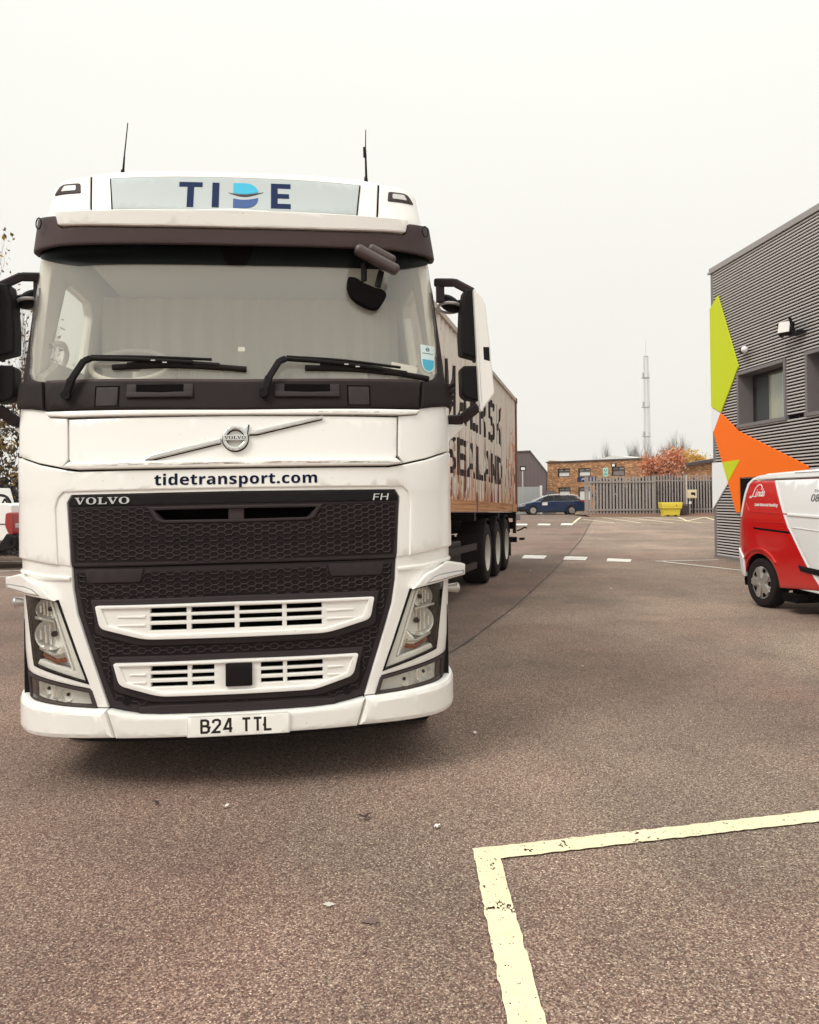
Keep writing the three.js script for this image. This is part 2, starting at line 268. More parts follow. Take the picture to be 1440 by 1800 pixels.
function seek(a, v) { let lo = 0, hi = a.length - 1; while (hi - lo > 1) { const m = (lo + hi) >> 1; if (a[m] <= v) lo = m; else hi = m; } return [lo, (v - a[lo]) / (a[hi] - a[lo])]; }
const toU = (x, y) => { const s = Math.sign(x), a = Math.abs(x) / lerpTab(WS, y); if (a >= HW) return s * (CURVE.end + a - HW); const [i, f] = seek(CURVE.x, a); return s * (CURVE.u[i] + f * (CURVE.u[i + 1] - CURVE.u[i])); };
function bent(u, y) {
  const s = Math.sign(u), a = Math.abs(u); let x, z;
  if (a >= CURVE.end) { x = HW; z = CURVE.z[CURVE.n] - (a - CURVE.end); } else { const [i, f] = seek(CURVE.u, a); x = CURVE.x[i] + f * (CURVE.x[i + 1] - CURVE.x[i]); z = CURVE.z[i] + f * (CURVE.z[i + 1] - CURVE.z[i]); }
  return V3(s * x * lerpTab(WS, y), y, lerpTab(ZF, y) + lerpTab(BF, y) * z);
}
function front(u, y, off = 0) {
  const p = bent(u, y), e = .012, a = bent(u + e, y).sub(bent(u - e, y)), b = bent(u, y + e).sub(bent(u, y - e));
  return p.addScaledVector(a.cross(b).normalize(), off);
}
const onFront = (x, y, off = 0) => front(toU(x, y), y, off);
function bend(g, off, max = .05, crease = .42) {
  const offAt = typeof off === 'function' ? off : () => off;
  g = subdivide(g, max); const p = g.attributes.position;
  for (let i = 0; i < p.count; i++) p.setXYZ(i, ...front(p.getX(i), p.getY(i), offAt(p.getX(i)) + p.getZ(i)).toArray());
  g.computeVertexNormals(); return toCreasedNormals(g, crease);
}
function skin(pts, { off = 0, th = .02, bev = .004, holes = [], max = .05 } = {}) {
  const q = (l) => { const o = []; for (let i = 0; i < l.length; i++) { const a = l[i], b = l[(i + 1) % l.length], n = Math.max(1, Math.ceil(Math.hypot(a[0] - b[0], a[1] - b[1]) / .12)); for (let k = 0; k < n; k++) { const x = a[0] + (b[0] - a[0]) * k / n, y = a[1] + (b[1] - a[1]) * k / n; o.push([toU(x, y), y]); } } return o; };
  return bend(slab(q(pts), th, bev, holes.map(q)), off, max);
}
function round(pts, r, n = 4) { // rounds the corners of an outline; r may be a list
  const o = []; pts.forEach((p, i) => { const R = Array.isArray(r) ? r[i] : r; if (!R) { o.push(p); return; } const a = pts[(i + pts.length - 1) % pts.length], b = pts[(i + 1) % pts.length]; const un = (q) => { const dx = q[0] - p[0], dy = q[1] - p[1], L = Math.hypot(dx, dy), d = Math.min(R, L * .48); return [p[0] + dx / L * d, p[1] + dy / L * d]; }; const A = un(a), B = un(b); for (let k = 0; k <= n; k++) { const t = k / n, s = 1 - t; o.push([s * s * A[0] + 2 * s * t * p[0] + t * t * B[0], s * s * A[1] + 2 * s * t * p[1] + t * t * B[1]]); } }); return o;
}
function words(font, text, w, h, slant = 0, w0 = 1) { // letter outlines scaled to fill w x h with their lower left corner at 0, 0
  const sh = fonts[font].generateShapes(text, 1); let lo = [9e9, 9e9], hi = [-9e9, -9e9];
  const polys = sh.map((s) => { const e = s.extractPoints(5); for (const p of e.shape) { lo = [Math.min(lo[0], p.x), Math.min(lo[1], p.y)]; hi = [Math.max(hi[0], p.x), Math.max(hi[1], p.y)]; } return e; });
  const f = (p) => { const y = (p.y - lo[1]) / (hi[1] - lo[1]) * h; return [(p.x - lo[0]) / (hi[0] - lo[0]) * w + slant * y, y]; };
  return polys.map((e) => ({ pts: e.shape.map(f), holes: e.holes.map((q) => q.map(f)) }));
}
function lettersOn(list, x, y, off, th = .002, max = .03) { return list.map((l) => { const q = (a) => a.map((p) => [toU(p[0] + x, p[1] + y), p[1] + y]); return bend(slab(q(l.pts), th, 0, l.holes.map(q)), off, max); }); }

// paint with the grime that the photograph shows: specks, scuffs along the bonnet seams, chips
const paintMap = canvasTex(2048, 2048, (x, W, H) => {
  const r = rng(41), X = (u) => (u / 3.6 + .5) * W, Y = (y) => (1 - y / 3.6) * H;
  x.fillStyle = 'rgb(236,234,228)'; x.fillRect(0, 0, W, H);
  for (let i = 0; i < 900; i++) { x.fillStyle = `rgba(${90 + 60 * r()},${80 + 50 * r()},${70 + 40 * r()},${.10 + .3 * r()})`; const s = .6 + 1.4 * r() ** 3; x.beginPath(); x.ellipse(W * r(), H * r(), s, s * (.6 + r()), 0, 0, 7); x.fill(); }
  for (let i = 0; i < 260; i++) { const a = W * r(), b = H * r(), l = 4 + 18 * r(); x.strokeStyle = `rgba(120,112,104,${.04 + .12 * r()})`; x.lineWidth = .7; x.beginPath(); x.moveTo(a, b); x.lineTo(a + (r() - .5) * l, b + (r() - .2) * l); x.stroke(); }
  const scuff = (u0, u1, y0, y1, n, c) => { for (let i = 0; i < n; i++) { const u = u0 + (u1 - u0) * r(), y = y0 + (y1 - y0) * r() ** 2, l = .02 + .09 * r(); x.strokeStyle = `rgba(${c},${.10 + .42 * r()})`; x.lineWidth = .6 + 1.7 * r(); x.beginPath(); x.moveTo(X(u), Y(y)); x.quadraticCurveTo(X(u + l * .5), Y(y + (r() - .5) * .012), X(u + l), Y(y + (r() - .5) * .008)); x.stroke(); } };
  scuff(-.75, .1, 1.664, 1.684, 150, '78,62,52'); scuff(-.3, -.05, 1.664, 1.69, 60, '60,46,40'); scuff(.12, .5, 1.666, 1.694, 120, '110,78,62'); scuff(.4, .8, 1.664, 1.682, 110, '58,42,36'); scuff(-.2, .05, 1.937, 1.945, 60, '70,60,54'); scuff(.25, .9, 1.938, 1.95, 90, '64,54,48'); scuff(-.6, -.3, 1.937, 1.944, 40, '64,54,48');
  scuff(-.5, .5, .4, .42, 20, '90,78,70');
}, { repeat: [1 / 3.6, 1 / 3.6], offset: [.5, 0] });
K.paint = phys(0xffffff, .3, { map: paintMap, clearcoat: .55, clearcoatRoughness: .12 });
K.paint.color.setRGB(1, 1, 1);

const lorry = thing('lorry_tractor', 'white sleeper-cab lorry tractor with dark honeycomb grille and TIDE roof sign', 'lorry', [-.884, 0, -4.24]);
lorry.rotation.order = 'YXZ'; lorry.rotation.set(0, 7.1 * Math.PI / 180, .012);
const P = (name, geo, m, label) => part(lorry, name, geo, m, label);
const both = (name, f, m) => { const g = f(); const a = P(name, g, m), b = P(name, flip(Array.isArray(g) ? merge(g) : g), m); return [a, b]; };
const SIDE = HW + .7;

// bumper and plate
P('bumper_centre', skin(sym([[0, .292], [.606, .295], [.650, .436], [.58, .423], [.5, .410], [.38, .404], [0, .401]]), { off: .034, th: .08, bev: .014 }), K.paint);
both('bumper_corner', () => skin(round([[.613, .296], [1.05, .284], [HW + .3, .31], [HW + .3, .52], [1.17, .488], [1.10, .458], [.9, .446], [.657, .438]], [0, .03, 0, 0, .02, .03, .03, 0]), { off: .04, th: .09, bev: .028, max: .03 }), K.paint);
P('under_bumper_spoiler', skin(sym([[0, .235], [.8, .235], [1.05, .245], [1.1, .31], [0, .31]]), { off: -.09, th: .05 }), K.black);
const plateMap = canvasTex(1040, 222, (x, W, H) => {
  x.fillStyle = 'rgb(246,245,238)'; x.fillRect(0, 0, W, H); x.strokeStyle = 'rgba(90,84,80,.55)'; x.lineWidth = 3; x.beginPath(); x.roundRect(5, 5, W - 10, H - 10, 14); x.stroke();
  x.strokeStyle = 'rgb(16,12,12)'; x.lineWidth = 25; x.lineJoin = 'miter'; x.lineCap = 'butt';
  const ch = { B: [[[0, 0], [0, 1]], [[-.13, 0], [.62, 0], [.88, .1], [.88, .37], [.62, .47], [0, .47]], [[.62, .47], [.96, .6], [.96, .88], [.7, 1], [-.13, 1]]], 2: [[[0, .25], [.08, .07], [.3, 0], [.68, 0], [.92, .1], [.92, .36], [0, 1], [1, 1]]], 4: [[[.78, 1.06], [.78, -.02], [.6, -.02], [0, .76], [1.05, .76]]], T: [[[0, 0], [1.05, 0]], [[.52, 0], [.52, 1.06]]], L: [[[.14, -.06], [.14, 1], [1, 1]]] };
  const X = [146, 262, 378, 560, 676, 780]; 'B24TTL'.split('').forEach((c, i) => { for (const s of ch[c]) { x.beginPath(); s.forEach(([a, b], k) => x[k ? 'lineTo' : 'moveTo'](X[i] + a * 76, 46 + b * 128)); x.stroke(); } });
  x.fillStyle = 'rgb(16,12,12)'; x.beginPath(); x.ellipse(783, 120, 15, 17, 0, 0, 7); x.fill(); x.beginPath(); x.ellipse(228, 122, 12, 14, 0, 0, 7); x.fill(); x.fillStyle = 'rgba(60,50,50,.7)'; x.fillRect(960, 200, 34, 4);
});
{ const g = skin(round([[-.252, .294], [.260, .294], [.260, .400], [-.252, .400]], .008), { off: .047, th: .012, bev: .002 }), p = g.attributes.position, uv = g.attributes.uv; for (let i = 0; i < p.count; i++) uv.setXY(i, Math.min(.998, Math.max(.002, (p.getX(i) + .252) / .512)), Math.min(.985, Math.max(.015, (p.getY(i) - .294) / .106))); P('number_plate', g, phys(0xffffff, .35, { map: plateMap, clearcoat: .6 })); }

// grilles
P('leak_block', skin(sym([[0, .32], [.8, .32], [SIDE, .34], [SIDE, 2.08], [0, 2.08]]), { off: -.17, th: .02, max: .08 }), K.gloom);  // black skin added behind the front panels to stop light leaks
const lowOut = [[0, .405], [.38, .408], [.5, .413], [.575, .426], [.655, .443], [.704, .585], [.784, .82], [.817, .92], [.839, 1.05], [.846, 1.158], [0, 1.158]];
const insA = round([[0, .785], [.462, .787], [.690, .846], [.714, .962], [0, .966]], [0, .05, .03, .012, 0]), insB = round([[0, .495], [.391, .497], [.594, .557], [.624, .669], [0, .672]], [0, .05, .03, .012, 0]);
const grow = (pts, d) => pts.map(([x, y], i) => { const c = pts.reduce((a, p) => a + p[1], 0) / pts.length; return [x === 0 ? 0 : x + Math.sign(x) * d, y + (y > c ? d * .9 : -d)]; });
const inPoly = (p, x, y) => { let c = false; for (let i = 0, j = p.length - 1; i < p.length; j = i++) if ((p[i][1] > y) !== (p[j][1] > y) && x < (p[j][0] - p[i][0]) * (y - p[i][1]) / (p[j][1] - p[i][1]) + p[i][0]) c = !c; return c; };
function honeycomb(inside, y0, y1, off) { // raised ribs round flattened hexagons, joined into one piece
  const pos = [], idx = [], pw = .0500, ph = .0285, done = new Set();
  const rib = (a, b) => {
    const k = [a, b].map((p) => p.map((v) => Math.round(v * 2000)).join()).sort().join('|'); if (done.has(k)) return; done.add(k);
    if (!inside(a[0], a[1]) || !inside(b[0], b[1])) return;
    const dx = b[0] - a[0], dy = b[1] - a[1], L = Math.hypot(dx, dy), nx = -dy / L, ny = dx / L, w = .0021, v = pos.length / 3;
    for (const p of [a, b]) for (const [s, o] of [[-1.6, 0], [-.55, .0062], [.55, .0062], [1.6, 0]]) pos.push(...onFront(p[0] + nx * w * s, p[1] + ny * w * s, off + o).toArray());
    for (let s = 0; s < 3; s++) idx.push(v + s, v + s + 4, v + s + 1, v + s + 1, v + s + 4, v + s + 5);
  };
  for (let j = Math.floor(y0 / ph * 2) - 1; j < y1 / ph * 2 + 1; j++) for (let i = -20; i <= 20; i++) {
    const cx = (i * 1.5 + (j & 1 ? .75 : 0)) * pw, cy = j * ph / 2, h = [[-.5, 0], [-.25, -.5], [.25, -.5], [.5, 0], [.25, .5], [-.25, .5]].map(([a, b]) => [cx + a * pw, cy + b * ph]);
    for (let k = 0; k < 6; k++) rib(h[k], h[(k + 1) % 6]);
  }
  const g = new THREE.BufferGeometry(); g.setAttribute('position', new THREE.Float32BufferAttribute(pos, 3)); g.setIndex(idx); g.computeVertexNormals(); return g.toNonIndexed();
}
const lowS = sym(lowOut), cutA = sym(grow(insA, .036)), cutB = sym(grow(insB, .036)), latch = [[.47, 1.148], [.488, 1.078], [.764, 1.074], [.780, 1.148]];
const inner = (pts, d) => pts.map(([x, y]) => [x - Math.sign(x) * d, y + (y > .8 ? -d : d)]);
const lowIn = sym([[0, .455], [.36, .458], [.5, .452], [.63, .478], [.676, .59], [.756, .825], [.79, .93], [.815, 1.05], [.825, 1.13], [0, 1.13]]);
const lg = P('lower_grille', [skin(lowS, { off: -.02, th: .05, bev: .006, holes: [sym(insA).map(([x, y]) => [x * .96, .875 + (y - .875) * .86]), sym(insB).map(([x, y]) => [x * .95, .584 + (y - .584) * .84])] })], K.plastic);
const shut = (name, g) => { const o = P(name, g, K.plasticMid); o.userData.kind = 'stuff'; return o; };
shut('honeycomb_mesh', honeycomb((x, y) => inPoly(lowIn, x, y) && !inPoly(cutA, x, y) && !inPoly(cutB, x, y) && !inPoly(latch, Math.abs(x), y), .4, 1.16, -.020));
P('cell_shade', skin(lowIn, { off: -.0185, th: .004, bev: 0, holes: [sym(insA).map(([x, y]) => [x * .98, .875 + (y - .875) * .9]), sym(insB).map(([x, y]) => [x * .97, .584 + (y - .584) * .9])] }), K.cell);  // dark inset that paints the shade inside the honeycomb cells
for (const c of [insA, insB]) P('grille_surround', skin(sym(grow(c, .034)), { off: -.008, th: .03, bev: .008, holes: [sym(grow(c, -.02))] }), K.plastic);
P('lower_lip', skin(sym([[0, .402], [.36, .405], [.5, .412], [.50, .445], [.36, .452], [0, .449]]), { off: -.006, th: .03, bev: .006 }), K.plastic);
both('tow_cover', () => skin(round(latch, .01), { off: -.012, th: .03, bev: .006 }), K.plastic);
both('parking_sensor', () => { const p = onFront(.563, .474, -.016); return merge([cyl(.021, .023, .012, p.x, p.y, p.z, Math.PI / 2), cyl(.013, .013, .016, p.x, p.y, p.z, Math.PI / 2)]); }, K.black);
const upIn = sym([[0, 1.182], [.826, 1.184], [.838, 1.3], [.846, 1.462], [0, 1.462]]), slotU = [[0, 1.376], [.375, 1.379], [.408, 1.392], [.450, 1.462], [0, 1.464]];
P('upper_grille', skin(sym(round([[0, 1.166], [.846, 1.160], [.853, 1.30], [.866, 1.49], [.842, 1.531], [0, 1.536]], [0, .01, 0, .03, .03, 0])), { off: -.004, th: .05, bev: .008, holes: [sym([[0, 1.392], [.366, 1.395], [.42, 1.448], [0, 1.451]]).map((p) => p)] }), K.plastic);
shut('honeycomb_mesh', honeycomb((x, y) => inPoly(upIn, x, y) && !inPoly(sym(slotU), x, y), 1.16, 1.48, -.004));
P('cell_shade', skin(upIn, { off: -.0028, th: .003, bev: 0, holes: [sym([[0, 1.39], [.368, 1.393], [.424, 1.45], [0, 1.453]])] }), K.cell);
P('badge_strip', skin(sym(round([[0, 1.474], [.852, 1.472], [.861, 1.488], [.838, 1.527], [0, 1.532]], [0, 0, .02, .02, 0])), { off: .002, th: .012, bev: .003 }), K.black);
P('slot_frame', skin(sym(slotU), { off: .004, th: .03, bev: .005, holes: [sym([[0, 1.392], [.366, 1.394], [.385, 1.402], [.416, 1.446], [0, 1.448]])] }), K.plastic);
P('radar_block', box(.078, .055, .03, 0, 1.42, -.05), K.plasticMid);
P('grille_shadow_gap', skin(sym([[0, 1.15], [.842, 1.15], [.842, 1.168], [0, 1.168]]), { off: -.035, th: .03 }), K.black);
function insert(name, out, slots, rows, rim) {
  const holes = []; for (const [a, b] of slots) for (const s of a < 0 && b > 0 ? [1] : [1, -1]) for (const [y0, y1] of rows) holes.push([[s * a, y0], [s * b, y0], [s * b, y1], [s * a, y1]]);
  const g = P(name, [skin(sym(out), { off: .004, th: .035, bev: .004, holes }), skin(sym(out), { off: .016, th: .016, bev: .005, holes: [sym(rim)] })], K.paint);
  const fins = []; for (const s of [1, -1]) for (const [, y1] of rows) for (let k = 0; k < 1; k++) fins.push(skin([[.46, y1 - .006], [.60 - (rim[1][0] > .4 ? 0 : .06), y1 - .003], [.60 - (rim[1][0] > .4 ? 0 : .06), y1 + .003], [.46, y1 + .006]].map(([x, y]) => [s * x, y]), { off: .009, th: .008, bev: .002 }));
  parts(g, 'fin', fins, K.paint); return g;
}
const rowsA = [[.832, .860], [.879, .903], [.920, .945]], rowsB = [[.546, .568], [.587, .609], [.625, .650]];
insert('upper_grille_insert', insA, [[.012, .230], [.254, .436]], rowsA, [[0, .812], [.452, .812], [.650, .864], [.680, .946], [0, .949]]);
insert('lower_grille_insert', insB, [[.118, .230], [.252, .436]], rowsB, [[0, .520], [.382, .521], [.558, .574], [.590, .652], [0, .655]]);
P('radar_cover', skin(round([[-.060, .536], [.074, .536], [.074, .652], [-.060, .652]], .008), { off: .021, th: .02, bev: .004 }), K.black);

// white front panels
const lampHole = [[1.132, 1.014], [1.074, .642], [.760, .564], [.922, .986]];
both('lamp_panel', () => skin([[.846, 1.185], [1.1, 1.205], [HW + .5, 1.27], [HW + .5, .64], [1.19, .622], [1.128, .598], [.752, .537], [.716, .444], [.658, .443], [.706, .585], [.786, .82], [.819, .92], [.841, 1.05]], { off: -.008, th: .05, bev: .006, holes: [lampHole], max: .035 }), K.paint);
both('shoulder', () => skin(round([[.848, 1.09], [1.02, 1.092], [1.10, 1.115], [HW + .3, 1.14], [HW + .3, 1.155], [1.1, 1.135], [1.0, 1.12], [.848, 1.112]], .006), { off: .004, th: .02, bev: .008, max: .035 }), K.paint);
P('front_panel', [skin(sym([[0, 1.553], [.885, 1.548], [.914, 1.52], [.93, 1.47], [.915, 1.172], [1.1, 1.197], [SIDE, 1.24], [SIDE, 1.80], [1.165, 1.738], [1.03, 1.695], [.89, 1.665], [.81, 1.653], [0, 1.655]]), { off: .008, th: .04, bev: .008 }),
  skin(sym([[0, 1.538], [.846, 1.533], [.871, 1.492], [.857, 1.30], [.849, 1.166], [.925, 1.175], [.94, 1.47], [.90, 1.555], [0, 1.56]]), { off: -.002, th: .03, bev: .002 })], K.paint);
P('bonnet', skin(sym([[0, 1.69], [.845, 1.69], [.858, 1.72], [.867, 1.93], [0, 1.936]]), { off: .004, th: .03, bev: .005 }), K.paint);
P('bonnet_lip', skin(sym([[0, 1.661], [.80, 1.661], [.882, 1.672], [.846, 1.702], [0, 1.697]]), { off: .03, th: .05, bev: .012 }), K.paint);
P('upper_lip', skin(sym([[0, 1.940], [.872, 1.940], [.975, 1.948], [1.0, 1.972], [0, 1.964]]), { off: .022, th: .05, bev: .008 }), K.paint);
both('corner_panel', () => skin([[.876, 1.935], [.867, 1.716], [.899, 1.677], [1.03, 1.704], [1.165, 1.748], [SIDE, 1.812], [SIDE, 2.06], [1.18, 2.026], [1.008, 1.992], [1.0, 1.974], [.982, 1.946]], { off: .004, th: .03, bev: .004, max: .035 }), K.paint);
P('web_address', lettersOn(words('sans_bold', 'tidetransport.com', .834, .078), -.412, 1.555, .0105), phys([.006, .011, .034], .8, { specularIntensity: .15 }));
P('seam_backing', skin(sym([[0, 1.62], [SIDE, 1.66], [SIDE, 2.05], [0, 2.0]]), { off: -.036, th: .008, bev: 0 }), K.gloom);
// badges
P('maker_name', lettersOn(words('serif_bold', 'VOLVO', .284, .036), -.822, 1.482, .0065, .006), K.chrome);
P('model_badge', lettersOn(words('sans_regular', 'FH', .082, .035, .2), .717, 1.476, .0065, .006), K.chrome);
{ const o = []; for (let k = 0; k <= 40; k++) { const a = .28 * Math.PI + k / 40 * 1.92 * Math.PI * .96; o.push([.066 * Math.cos(a), .066 * Math.sin(a)]); }
  const ol = [[.067, .073], ...o.map((p) => p)].map(([x, y]) => [x, y + 1.811]), ih = []; for (let k = 0; k < 32; k++) ih.push([.047 * Math.cos(-k / 16 * Math.PI), 1.811 + .047 * Math.sin(-k / 16 * Math.PI)]);
  const b = P('iron_badge', [skin(ol, { off: .03, th: .024, bev: .005, holes: [ih], max: .03 }), skin(round([[-.062, 1.797], [.062, 1.797], [.062, 1.825], [-.062, 1.825]], .004), { off: .034, th: .016, bev: .002 })], K.chrome);
  part(b, 'badge_shade', skin(ol.map(([x, y]) => [x * 1.06, 1.811 + (y - 1.811) * 1.06]), { off: .009, th: .006, bev: .001, max: .03, holes: [ih.map(([x, y]) => [x * .93, 1.811 + (y - 1.811) * .93])] }), K.black); part(b, 'badge_lettering', lettersOn(words('serif_bold', 'VOLVO', .11, .017), -.055, 1.8025, .0355, .003), K.ink);  // black rim below the badge paints a shade outline round it
  for (const [a, c] of [[-.462, -.075], [.07, .455]]) { const f = (x, d) => 1.7175 + (x + .42) * .2395 + d, pts = [[a, f(a, -.004)], [a + .045, f(a + .045, -.013)], [c, f(c, -.013)], [c, f(c, .013)], [a + .03, f(a + .03, .013)]].map(([x, y]) => [x, Math.min(1.929, Math.max(1.702, y))]); P('bar_shade', skin(pts.map(([x, y]) => [x, y - .004]), { off: .008, th: .006, bev: 0 }), K.black); const q = P('diagonal_bar', skin(pts, { off: .022, th: .022, bev: .004 }), K.chrome); part(q, 'groove', skin([[a + .05, f(a + .05, -.002)], [c, f(c, -.002)], [c, f(c, .003)], [a + .05, f(a + .05, .003)]], { off: .0225, th: .002, bev: 0 }), K.silver); } }  // black slip under each bar is its shadow line, painted in

// lamps
function bowl(r, d, x, y, off, flutes = 28) {
  const pts = []; for (let i = 0; i <= 10; i++) { const t = i / 10; pts.push(new THREE.Vector2(.14 * r + .86 * r * t, -d + d * t * t)); }
  const g = new THREE.LatheGeometry(pts, flutes).toNonIndexed(); g.computeVertexNormals(); g.rotateX(Math.PI / 2); const p = onFront(x, y, off); g.translate(p.x, p.y, p.z); return [g, p];
}
const k_flute = mat([.93, .92, .9], .2, { metalness: .5 });
for (const s of [1, -1]) {
  const f = (g) => s > 0 ? merge(Array.isArray(g) ? g : [g]) : flip(merge(Array.isArray(g) ? g : [g]));
  const h = P('headlight', f(skin([[1.135, 1.02], [1.078, .638], [.752, .558], [.916, .99]], { off: -.065, th: .02, bev: 0, max: .035 })), K.pearl);
  part(h, 'housing_wall', f(skin([[1.136, 1.018], [1.078, .638], [.755, .560], [.918, .990]], { off: -.004, th: .125, bev: .002, holes: [[[1.128, 1.010], [1.071, .648], [.768, .571], [.927, .982]]], max: .035 })), K.black);
  part(h, 'guide_trim', f([skin([[.928, .980], [.770, .573], [1.066, .647], [1.052, .672], [.835, .625], [.962, .984]], { off: -.018, th: .03, bev: .004, max: .03 }), skin([[.966, .986], [.842, .634], [.852, .634], [.976, .986]], { off: -.010, th: .02, bev: .003 })]), K.pearl);
  part(h, 'outer_shade', f(skin([[1.126, 1.008], [1.068, .652], [1.044, .71], [1.078, 1.0]], { off: -.02, th: .03, bev: .004, max: .03 })), K.black);
  part(h, 'reflector', f([bowl(.058, .06, 1.008, .935, -.03)[0], bowl(.082, .08, .985, .806, -.03)[0], skin([[.900, .775], [.965, .705], [1.048, .733], [1.040, .70], [.862, .655]], { off: -.035, th: .02, bev: .004, max: .03 })]), K.bright);
  parts(h, 'bezel', [skin([[.955, .882], [1.075, .897], [1.072, .884], [.950, .868]], { off: -.012, th: .03, bev: .003 }), skin([[.905, .718], [.96, .71], [1.045, .742], [1.046, .728], [.96, .694], [.9, .703]], { off: -.012, th: .03, bev: .003 })].map(f), K.silver);
  { const [, a] = bowl(.06, .07, 1.016, .938, -.05), [, b] = bowl(.09, .09, 1.0, .806, -.05); parts(h, 'bulb', [cyl(.011, .013, .03, a.x - .008, a.y - .003, a.z, Math.PI / 2), cyl(.014, .016, .04, b.x - .015, b.y, b.z, Math.PI / 2)].map(f), K.black); for (const [p, r, dx] of [[a, .05, -.008], [b, .072, -.015]]) part(h, 'reflector_flutes', f(Array.from({ length: 7 }, (_, k) => { const x = (k - 3) / 3.3 * r, hh = Math.sqrt(r * r - x * x) * 1.7; return at(new THREE.CylinderGeometry(.006, .006, hh, 6), p.x + dx + x, p.y, p.z - .005 + .02 * Math.abs(x) / r, .15); })), k_flute); }
  part(h, 'amber_insert', f(skin([[.905, .690], [.96, .678], [1.035, .712], [1.036, .690], [.955, .655], [.89, .668]], { off: -.026, th: .02, bev: .004 })), K.amber);
  part(h, 'lens', f(skin([[1.127, 1.009], [1.070, .648], [.769, .572], [.928, .981]], { off: -.001, th: .004, bev: 0, max: .03 })), K.lens);
  const w = P('indicator_lamp', (() => { // the hooked lamp that juts out past the corner
    const o = round([[.926, .990], [1.006, 1.066], [1.09, 1.097], [1.145, 1.121], [1.288, 1.087], [1.284, 1.026], [1.16, 1.021], [1.0, 1.003]], [0, .02, .02, .02, .006, .006, .03, .02]);
    const warp = (g, off) => { g = subdivide(g, .03); const p = g.attributes.position; for (let i = 0; i < p.count; i++) { const x = p.getX(i), y = p.getY(i), q = onFront(Math.min(x, 1.10), y, 0); p.setXYZ(i, x, y, q.z + off - Math.max(0, x - 1.10) * 1.35 + p.getZ(i)); } g.computeVertexNormals(); return toCreasedNormals(g, .7); };
    lorry.userData.wing = warp; return f(warp(slab(o, .12, .008), .05)); })(), K.paint);
  part(w, 'lens_strip', f(lorry.userData.wing(slab(round([[1.005, 1.016], [1.055, 1.050], [1.10, 1.060], [1.275, 1.058], [1.273, 1.034], [1.16, 1.029]], .008), .012, .002), .056)), mat([.30, .29, .28], .35));
  part(w, 'lens', f(lorry.userData.wing(slab(round([[1.02, 1.022], [1.062, 1.046], [1.10, 1.053], [1.262, 1.051], [1.262, 1.038], [1.16, 1.034]], .006), .006, .001), .060)), K.white); delete lorry.userData.wing;
  const q = P('fog_lamp', f(skin([[.712, .438], [1.13, .452], [1.136, .590], [.742, .528]], { off: -.045, th: .02, bev: 0, max: .03 })), K.pearl);
  part(q, 'frame', f(skin([[.712, .438], [.9, .442], [1.122, .452], [1.13, .592], [.742, .530]], { off: -.002, th: .08, bev: .003, holes: [[[.738, .453], [.9, .455], [1.108, .467], [1.114, .575], [.758, .518]]], max: .03 })), K.plasticMid);
  part(q, 'reflector', f([bowl(.040, .04, .90, .497, -.03, 14)[0], bowl(.036, .04, 1.025, .517, -.03, 14)[0], skin([[.965, .47], [.982, .47], [.982, .545], [.965, .54]], { off: -.03, th: .03 })]), K.bright);
  { const [, a] = bowl(.04, .04, .90, .497, -.05), [, b] = bowl(.04, .04, 1.025, .517, -.05); parts(q, 'bulb', [cyl(.009, .010, .03, a.x, a.y, a.z, Math.PI / 2), cyl(.009, .010, .03, b.x, b.y, b.z, Math.PI / 2)].map(f), K.black); }
  part(q, 'lens', f(skin([[.739, .454], [.9, .456], [1.108, .468], [1.114, .574], [.759, .517]], { off: -.008, th: .004, bev: 0, max: .03 })), K.lens);
  P('corner_trim', f(skin([[1.118, .452], [HW + .3, .50], [HW + .3, .645], [1.19, .622], [1.126, .596]], { off: -.006, th: .04, bev: .004, max: .03 })), K.plastic);
  P('side_knob', f([cyl(.022, .028, .05, 1.205, .95, -.46, 0, 0, Math.PI / 2), at(new THREE.SphereGeometry(.030, 16, 12), 1.235, .95, -.46, 0, 0, 0, [.7, 1, 1])]), K.silver);
}
P('side_marker_block', rbox(.06, .06, .10, .01, 1.262, 1.16, -1.2), K.satin);

